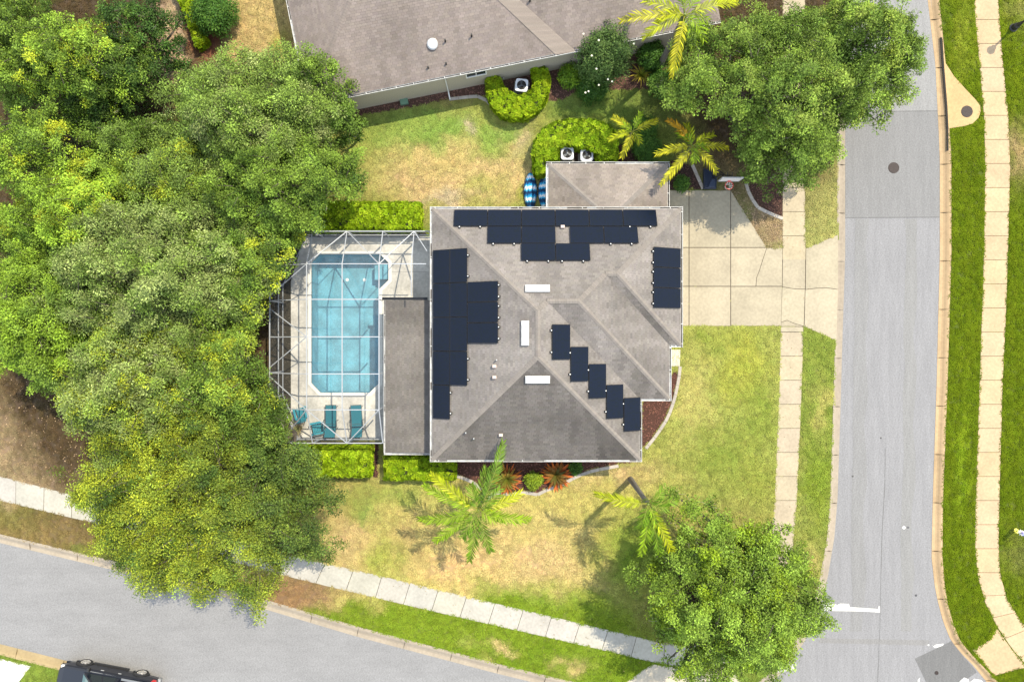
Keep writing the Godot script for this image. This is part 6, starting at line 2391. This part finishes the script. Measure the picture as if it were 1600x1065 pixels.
func truck() -> void:
	var axle := at(183, 1038, 0.0)
	var turn := PI - 0.186
	var t := thing("pickup_truck", "dark navy pickup truck parked along the side street, cut by the bottom border", "pickup truck", Vector3.ZERO, turn)
	var fwd := t.basis * Vector3.RIGHT
	var left := t.basis * Vector3.BACK
	t.position = Vector3(axle.x, 0.006, axle.z) - left * 0.98
	var wb := 1.77
	# lower body: cross sections from nose (+x) to tail
	var sec := [
		# x, half width, sill, belt, top half width, top
		[2.98, 0.62, 0.62, 0.95, 0.55, 1.0], [2.9, 0.82, 0.5, 1.0, 0.72, 1.07], [2.6, 0.95, 0.45, 1.05, 0.84, 1.14], [2.0, 1.0, 0.45, 1.1, 0.88, 1.19],
		[1.35, 1.01, 0.45, 1.13, 0.9, 1.23], [0.0, 1.01, 0.42, 1.15, 0.92, 1.24], [-1.0, 1.01, 0.42, 1.16, 0.93, 1.25], [-2.2, 1.01, 0.46, 1.17, 0.94, 1.26], [-2.85, 0.99, 0.5, 1.17, 0.93, 1.26], [-2.95, 0.95, 0.55, 1.14, 0.9, 1.22],
	]
	var m := MB.new()
	var ring := []
	for s in sec:
		ring.append([Vector3(s[0], s[2], -s[1] * 0.95), Vector3(s[0], s[2] + 0.2, -s[1]), Vector3(s[0], s[3] - 0.1, -s[1]), Vector3(s[0], s[3], -lerpf(s[1], s[4], 0.35)), Vector3(s[0], s[5], -s[4]), Vector3(s[0], s[5] + 0.03, 0),
			Vector3(s[0], s[5], s[4]), Vector3(s[0], s[3], lerpf(s[1], s[4], 0.35)), Vector3(s[0], s[3] - 0.1, s[1]), Vector3(s[0], s[2] + 0.2, s[1]), Vector3(s[0], s[2], s[1] * 0.95)])
	for i in ring.size() - 1:
		for k in 10:
			if i >= 6 and i < 8 and k in [4, 5]: continue   # open bed
			var c: Vector3 = (ring[i][k] + ring[i + 1][k + 1]) / 2.0
			m.quad(ring[i][k], ring[i][k + 1], ring[i + 1][k + 1], ring[i + 1][k], Vector3(0, c.y - 0.75, c.z))
	for e in [0, ring.size() - 1]:
		for k in range(1, 10):
			m.tri(ring[e][0], ring[e][k], ring[e][k + 1], Vector3(1 if e == 0 else -1, 0, 0))
	m.quad(Vector3(2.9, 0.45, 0.9), Vector3(2.9, 0.45, -0.9), Vector3(-2.9, 0.45, -0.9), Vector3(-2.9, 0.45, 0.9), Vector3.DOWN)
	put("body", m, M.navy, t)
	# bed
	m = MB.new()
	var x0 := -1.0
	var x1 := -2.85
	m.quad(Vector3(x0, 0.75, -0.8), Vector3(x1, 0.75, -0.8), Vector3(x1, 0.75, 0.8), Vector3(x0, 0.75, 0.8), Vector3.UP)
	for s in [-1, 1]:
		m.quad(Vector3(x0, 0.75, s * 0.8), Vector3(x1, 0.75, s * 0.8), Vector3(x1, 1.25, s * 0.82), Vector3(x0, 1.25, s * 0.82), Vector3(0, 0, -s))
	m.quad(Vector3(x0, 0.75, -0.8), Vector3(x0, 0.75, 0.8), Vector3(x0, 1.26, 0.8), Vector3(x0, 1.26, -0.8), Vector3.LEFT)
	m.quad(Vector3(x1, 0.75, -0.8), Vector3(x1, 0.75, 0.8), Vector3(x1, 1.26, 0.8), Vector3(x1, 1.26, -0.8), Vector3.RIGHT)
	put("bed", m, M.dark, t)
	for s in [-1, 1]:
		m = MB.new()
		m.box(Vector3(-1.9, 1.275, s * 0.87), Vector3(1.8, 0.035, 0.13), 0.012)
		put("bed_rail", m, mat(lin(0.16, 0.17, 0.19), 0.4), t)
	# cab
	m = MB.new()
	var lo := [Vector2(1.35, 0.86), Vector2(-0.95, 0.9)]
	var hi := [Vector2(0.45, 0.66), Vector2(-0.8, 0.68)]
	var yb := 1.22
	var yt := 1.9
	m.quad(Vector3(hi[0].x, yt, -hi[0].y), Vector3(hi[1].x, yt, -hi[1].y), Vector3(hi[1].x, yt, hi[1].y), Vector3(hi[0].x, yt, hi[0].y), Vector3.UP)
	for s in [-1, 1]:
		m.quad(Vector3(lo[0].x, yb, s * lo[0].y), Vector3(lo[1].x, yb, s * lo[1].y), Vector3(hi[1].x, yt, s * hi[1].y), Vector3(hi[0].x, yt, s * hi[0].y), Vector3(0, 0.3, s))
	m.quad(Vector3(lo[0].x, yb, -lo[0].y), Vector3(lo[0].x, yb, lo[0].y), Vector3(hi[0].x, yt, hi[0].y), Vector3(hi[0].x, yt, -hi[0].y), Vector3(1, 0.6, 0))
	m.quad(Vector3(lo[1].x, yb, -lo[1].y), Vector3(lo[1].x, yb, lo[1].y), Vector3(hi[1].x, yt, hi[1].y), Vector3(hi[1].x, yt, -hi[1].y), Vector3(-1, 0.1, 0))
	put("cab", m, M.navy, t)
	var P := func(fx: float, fy: float, s: float) -> Vector3:
		var a := Vector3(lerpf(lo[0].x, lo[1].x, fx), yb, s * lerpf(lo[0].y, lo[1].y, fx))
		var b := Vector3(lerpf(hi[0].x, hi[1].x, fx), yt, s * lerpf(hi[0].y, hi[1].y, fx))
		return a.lerp(b, fy) + Vector3(0, 0.003, s * 0.008)
	for s in [-1.0, 1.0]:
		for w in [[0.1, 0.5], [0.54, 0.92]]:
			m = MB.new()
			m.quad(P.call(w[0], 0.08, s), P.call(w[1], 0.08, s), P.call(w[1], 0.86, s), P.call(w[0] + 0.02, 0.86, s), Vector3(0, 0.3, s))
			put("side_window", m, M.glass, t)
	m = MB.new()
	var n := Vector3(0.01, 0.012, 0)
	var wl := func(fy: float, s: float) -> Vector3: return Vector3(lerpf(lo[0].x, hi[0].x, fy), lerpf(yb, yt, fy), s * lerpf(lo[0].y, hi[0].y, fy) * 0.9) + n
	m.quad(wl.call(0.06, -1), wl.call(0.06, 1), wl.call(0.92, 1), wl.call(0.92, -1), Vector3(1, 0.6, 0))
	put("windshield", m, mat(lin(0.09, 0.17, 0.18), 0.08), t)
	# doors, mirrors, lamps, wheels
	for s in [-1.0, 1.0]:
		for d in [[1.2, 0.15], [0.1, -0.92]]:
			m = MB.new()
			m.quad(Vector3(d[0], 0.55, s * 1.016), Vector3(d[1], 0.55, s * 1.016), Vector3(d[1], 1.05, s * 1.016), Vector3(d[0], 1.05, s * 1.016), Vector3(0, 0, s))
			var dr := put("door", m, M.navy, t)
			m = MB.new()
			m.box(Vector3(d[1] + 0.2, 1.0, s * 1.03), Vector3(0.2, 0.04, 0.04), 0.01)
			put("handle", m, M.metal, dr)
			m = MB.new()
			m.box(Vector3((d[0] + d[1]) / 2.0, 1.19, s * 0.945), Vector3(absf(d[0] - d[1]) - 0.1, 0.012, 0.02))
			put("sill_trim", m, M.metal, dr)
		m = MB.new()
		m.box(Vector3(1.02, 1.33, s * 1.1), Vector3(0.14, 0.2, 0.22), 0.03)
		put("mirror", m, M.dark, t)
		m = MB.new()
		m.box(Vector3(2.76, 0.96, s * 0.8), Vector3(0.26, 0.16, 0.2), 0.03)
		put("headlight", m, M.lamp_glass, t)
		m = MB.new()
		m.box(Vector3(-2.86, 1.05, s * 0.91), Vector3(0.2, 0.3, 0.17), 0.03)
		put("tail_light", m, M.red, t)
		for x in [wb, -wb]:
			m = MB.new()
			m.xf = Transform3D(Basis(Vector3.RIGHT, PI / 2 * s), Vector3(x, 0.4, s * 0.97))
			m.lathe(Vector3.ZERO, [Vector2(0.3, -0.26), Vector2(0.39, -0.24), Vector2(0.4, -0.1), Vector2(0.385, 0.02), Vector2(0.27, 0.035), Vector2(0.26, 0.0)], 26)
			var wh := put("wheel", m, M.rubber, t)
			m = MB.new()
			m.xf = Transform3D(Basis(Vector3.RIGHT, PI / 2 * s), Vector3(x, 0.4, s * 0.97))
			m.lathe(Vector3.ZERO, [Vector2(0.27, 0.03), Vector2(0.25, 0.015), Vector2(0.24, -0.04)], 26)
			for q in 6:
				var a := q * TAU / 6
				m.bar(Vector3(cos(a) * 0.05, 0.0, sin(a) * 0.05), Vector3(cos(a) * 0.25, 0.012, sin(a) * 0.25), 0.1, 0.03)
			m.lathe(Vector3.ZERO, [Vector2(0.09, 0.0), Vector2(0.08, 0.03), Vector2(0.001, 0.032)], 14)
			put("rim", m, M.alloy, wh)
			m = MB.new()
			m.xf = Transform3D(Basis(Vector3.RIGHT, PI / 2 * s), Vector3(x, 0.4, s * 0.97))
			m.lathe(Vector3.ZERO, [Vector2(0.24, -0.05), Vector2(0.001, -0.06)], 20)
			put("brake_disc", m, M.dark, wh)
			# flared arch over the wheel
			m = MB.new()
			for q in 12:
				var a := PI * q / 12.0
				var b := PI * (q + 1) / 12.0
				m.bar(Vector3(x + cos(a) * 0.47, 0.42 + sin(a) * 0.46, s * 1.0), Vector3(x + cos(b) * 0.47, 0.42 + sin(b) * 0.46, s * 1.0), 0.07, 0.09)
			put("wheel_arch", m, M.dark, t)
	m = MB.new()
	m.box(Vector3(-3.02, 0.62, 0), Vector3(0.16, 0.2, 1.9), 0.04)
	put("rear_bumper", m, M.metal, t)
	m = MB.new()
	m.box(Vector3(3.0, 0.62, 0), Vector3(0.16, 0.24, 1.5), 0.05)
	put("front_bumper", m, M.dark, t)
	m = MB.new()
	m.box(Vector3(0.15, 0.42, 1.03), Vector3(2.2, 0.05, 0.12), 0.01)
	put("running_board", m, M.dark, t)

func small_things() -> void:
	air_conditioner("white topped air conditioner in the horseshoe hedge by the neighbouring wall", 815, 133, -0.12)
	air_conditioner("fully visible air conditioner beside the round hedge above the annex roof", 886.5, 239.5, 0.0)
	air_conditioner("air conditioner half hidden by hedge leaves above the annex roof", 917, 242, 0.0)
	lounger("left teal sun lounger, between the front slatted chair and its twin", 517.5, 657, 0.0)
	lounger("right teal sun lounger, on the open side of its twin", 558, 657, 0.06)
	garden_chair("teal slatted chair nearest the left screen above the potted plant", 471, 645, 0.25)
	garden_chair("teal slatted chair beside the left sun lounger", 497, 668, PI / 2 + 0.2)
	var pot := rosette("potted_plant", "pale green spiky plant in a pot in the deck corner", "potted plant", 467, 669, 0.58, 0.7, 40, [Color(0.2, 0.27, 0.09), Color(0.33, 0.38, 0.16), Color(0.42, 0.44, 0.22)], 0.022, "", 0.42)
	var m := MB.new()
	m.lathe(Vector3(0, -0.25, 0), [Vector2(0.001, 0.002), Vector2(0.13, 0.0), Vector2(0.19, 0.28), Vector2(0.2, 0.3), Vector2(0.17, 0.3), Vector2(0.16, 0.26), Vector2(0.001, 0.26)], 18)
	put("pot", m, M.terracotta, pot)
	striped_float("larger blue and white striped float lying on the grass beside the annex", 829, 296, 2.15, 0.8, 0.0, 0.15)
	striped_float("blue striped float half tucked under the annex roof edge", 851, 297, 1.9, 0.75, 0.0, 0.42)
	hoop()
	truck()
	# utility box on the mulch
	var t := thing("utility_box", "small green utility box on mulch by the neighbouring wall", "utility box", at(632, 160, 0.13), 0.2)
	m = MB.new()
	m.box(Vector3(0, 0.12, 0), Vector3(0.46, 0.24, 0.34), 0.02)
	put("body", m, M.green_box, t)
	m = MB.new()
	m.box(Vector3(0, 0.25, 0), Vector3(0.5, 0.03, 0.38), 0.008)
	put("lid", m, mat(lin(0.13, 0.24, 0.17), 0.6), t)
	# lamp post in the top right corner
	t = thing("street_lamp", "black street lamp post on the grass right of the east sidewalk", "street lamp", at(1583, 44, 0.1))
	m = MB.new()
	m.lathe(Vector3.ZERO, [Vector2(0.26, 0.0), Vector2(0.26, 0.1), Vector2(0.2, 0.14), Vector2(0.19, 0.4), Vector2(0.13, 0.5), Vector2(0.1, 0.75), Vector2(0.075, 0.8)], 16)
	put("base", m, M.dark, t)
	m = MB.new()
	m.tube([Vector3(0, 0.75, 0), Vector3(0, 2.7, 0)], [0.075, 0.055], 12)
	put("pole", m, M.dark, t)
	m = MB.new()
	m.lathe(Vector3(0, 2.7, 0), [Vector2(0.08, 0.0), Vector2(0.16, 0.06), Vector2(0.2, 0.45)], 12)
	put("lantern", m, M.lamp_glass, t)
	m = MB.new()
	m.lathe(Vector3(0, 3.15, 0), [Vector2(0.26, 0.0), Vector2(0.22, 0.08), Vector2(0.08, 0.2), Vector2(0.001, 0.3)], 12)
	put("cap", m, M.dark, t)
	# garden spinner on the right border
	t = thing("garden_spinner", "colourful garden spinner on a stake in the grass at the right border", "garden ornament", at(1583, 827, 0.1))
	m = MB.new()
	m.tube([Vector3.ZERO, Vector3(0, 1.25, 0)], [0.012, 0.01], 6)
	put("stake", m, M.metal, t)
	for w in [[0.35, 0.16, Color(0.75, 0.68, 0.08)], [0.72, 0.17, Color(0.8, 0.78, 0.74)], [0.95, 0.16, Color(0.35, 0.3, 0.62)], [1.2, 0.2, Color(0.16, 0.42, 0.72)]]:
		m = MB.new()
		for i in 8:
			var a := i * TAU / 8
			var d := Vector3(cos(a), 0.35 * sin(a), sin(a)).normalized()
			leaf(m, Vector3(0, w[0], 0) + d * 0.03, d, Vector3.UP, w[1], 0.1, 0.1)
		put("petal_wheel", m, mat(w[2], 0.4), t)

func _ready() -> void:
	rng.seed = 20240611
	soft.seed = 5
	soft.frequency = 0.012
	soft.fractal_octaves = 3
	fine.seed = 9
	fine.frequency = 0.05
	fine.fractal_octaves = 3
	light()
	make_materials()
	streets()
	pool()
	lawn()
	house()
	panels()
	neighbour()
	vegetation()
	grass()
	small_things()
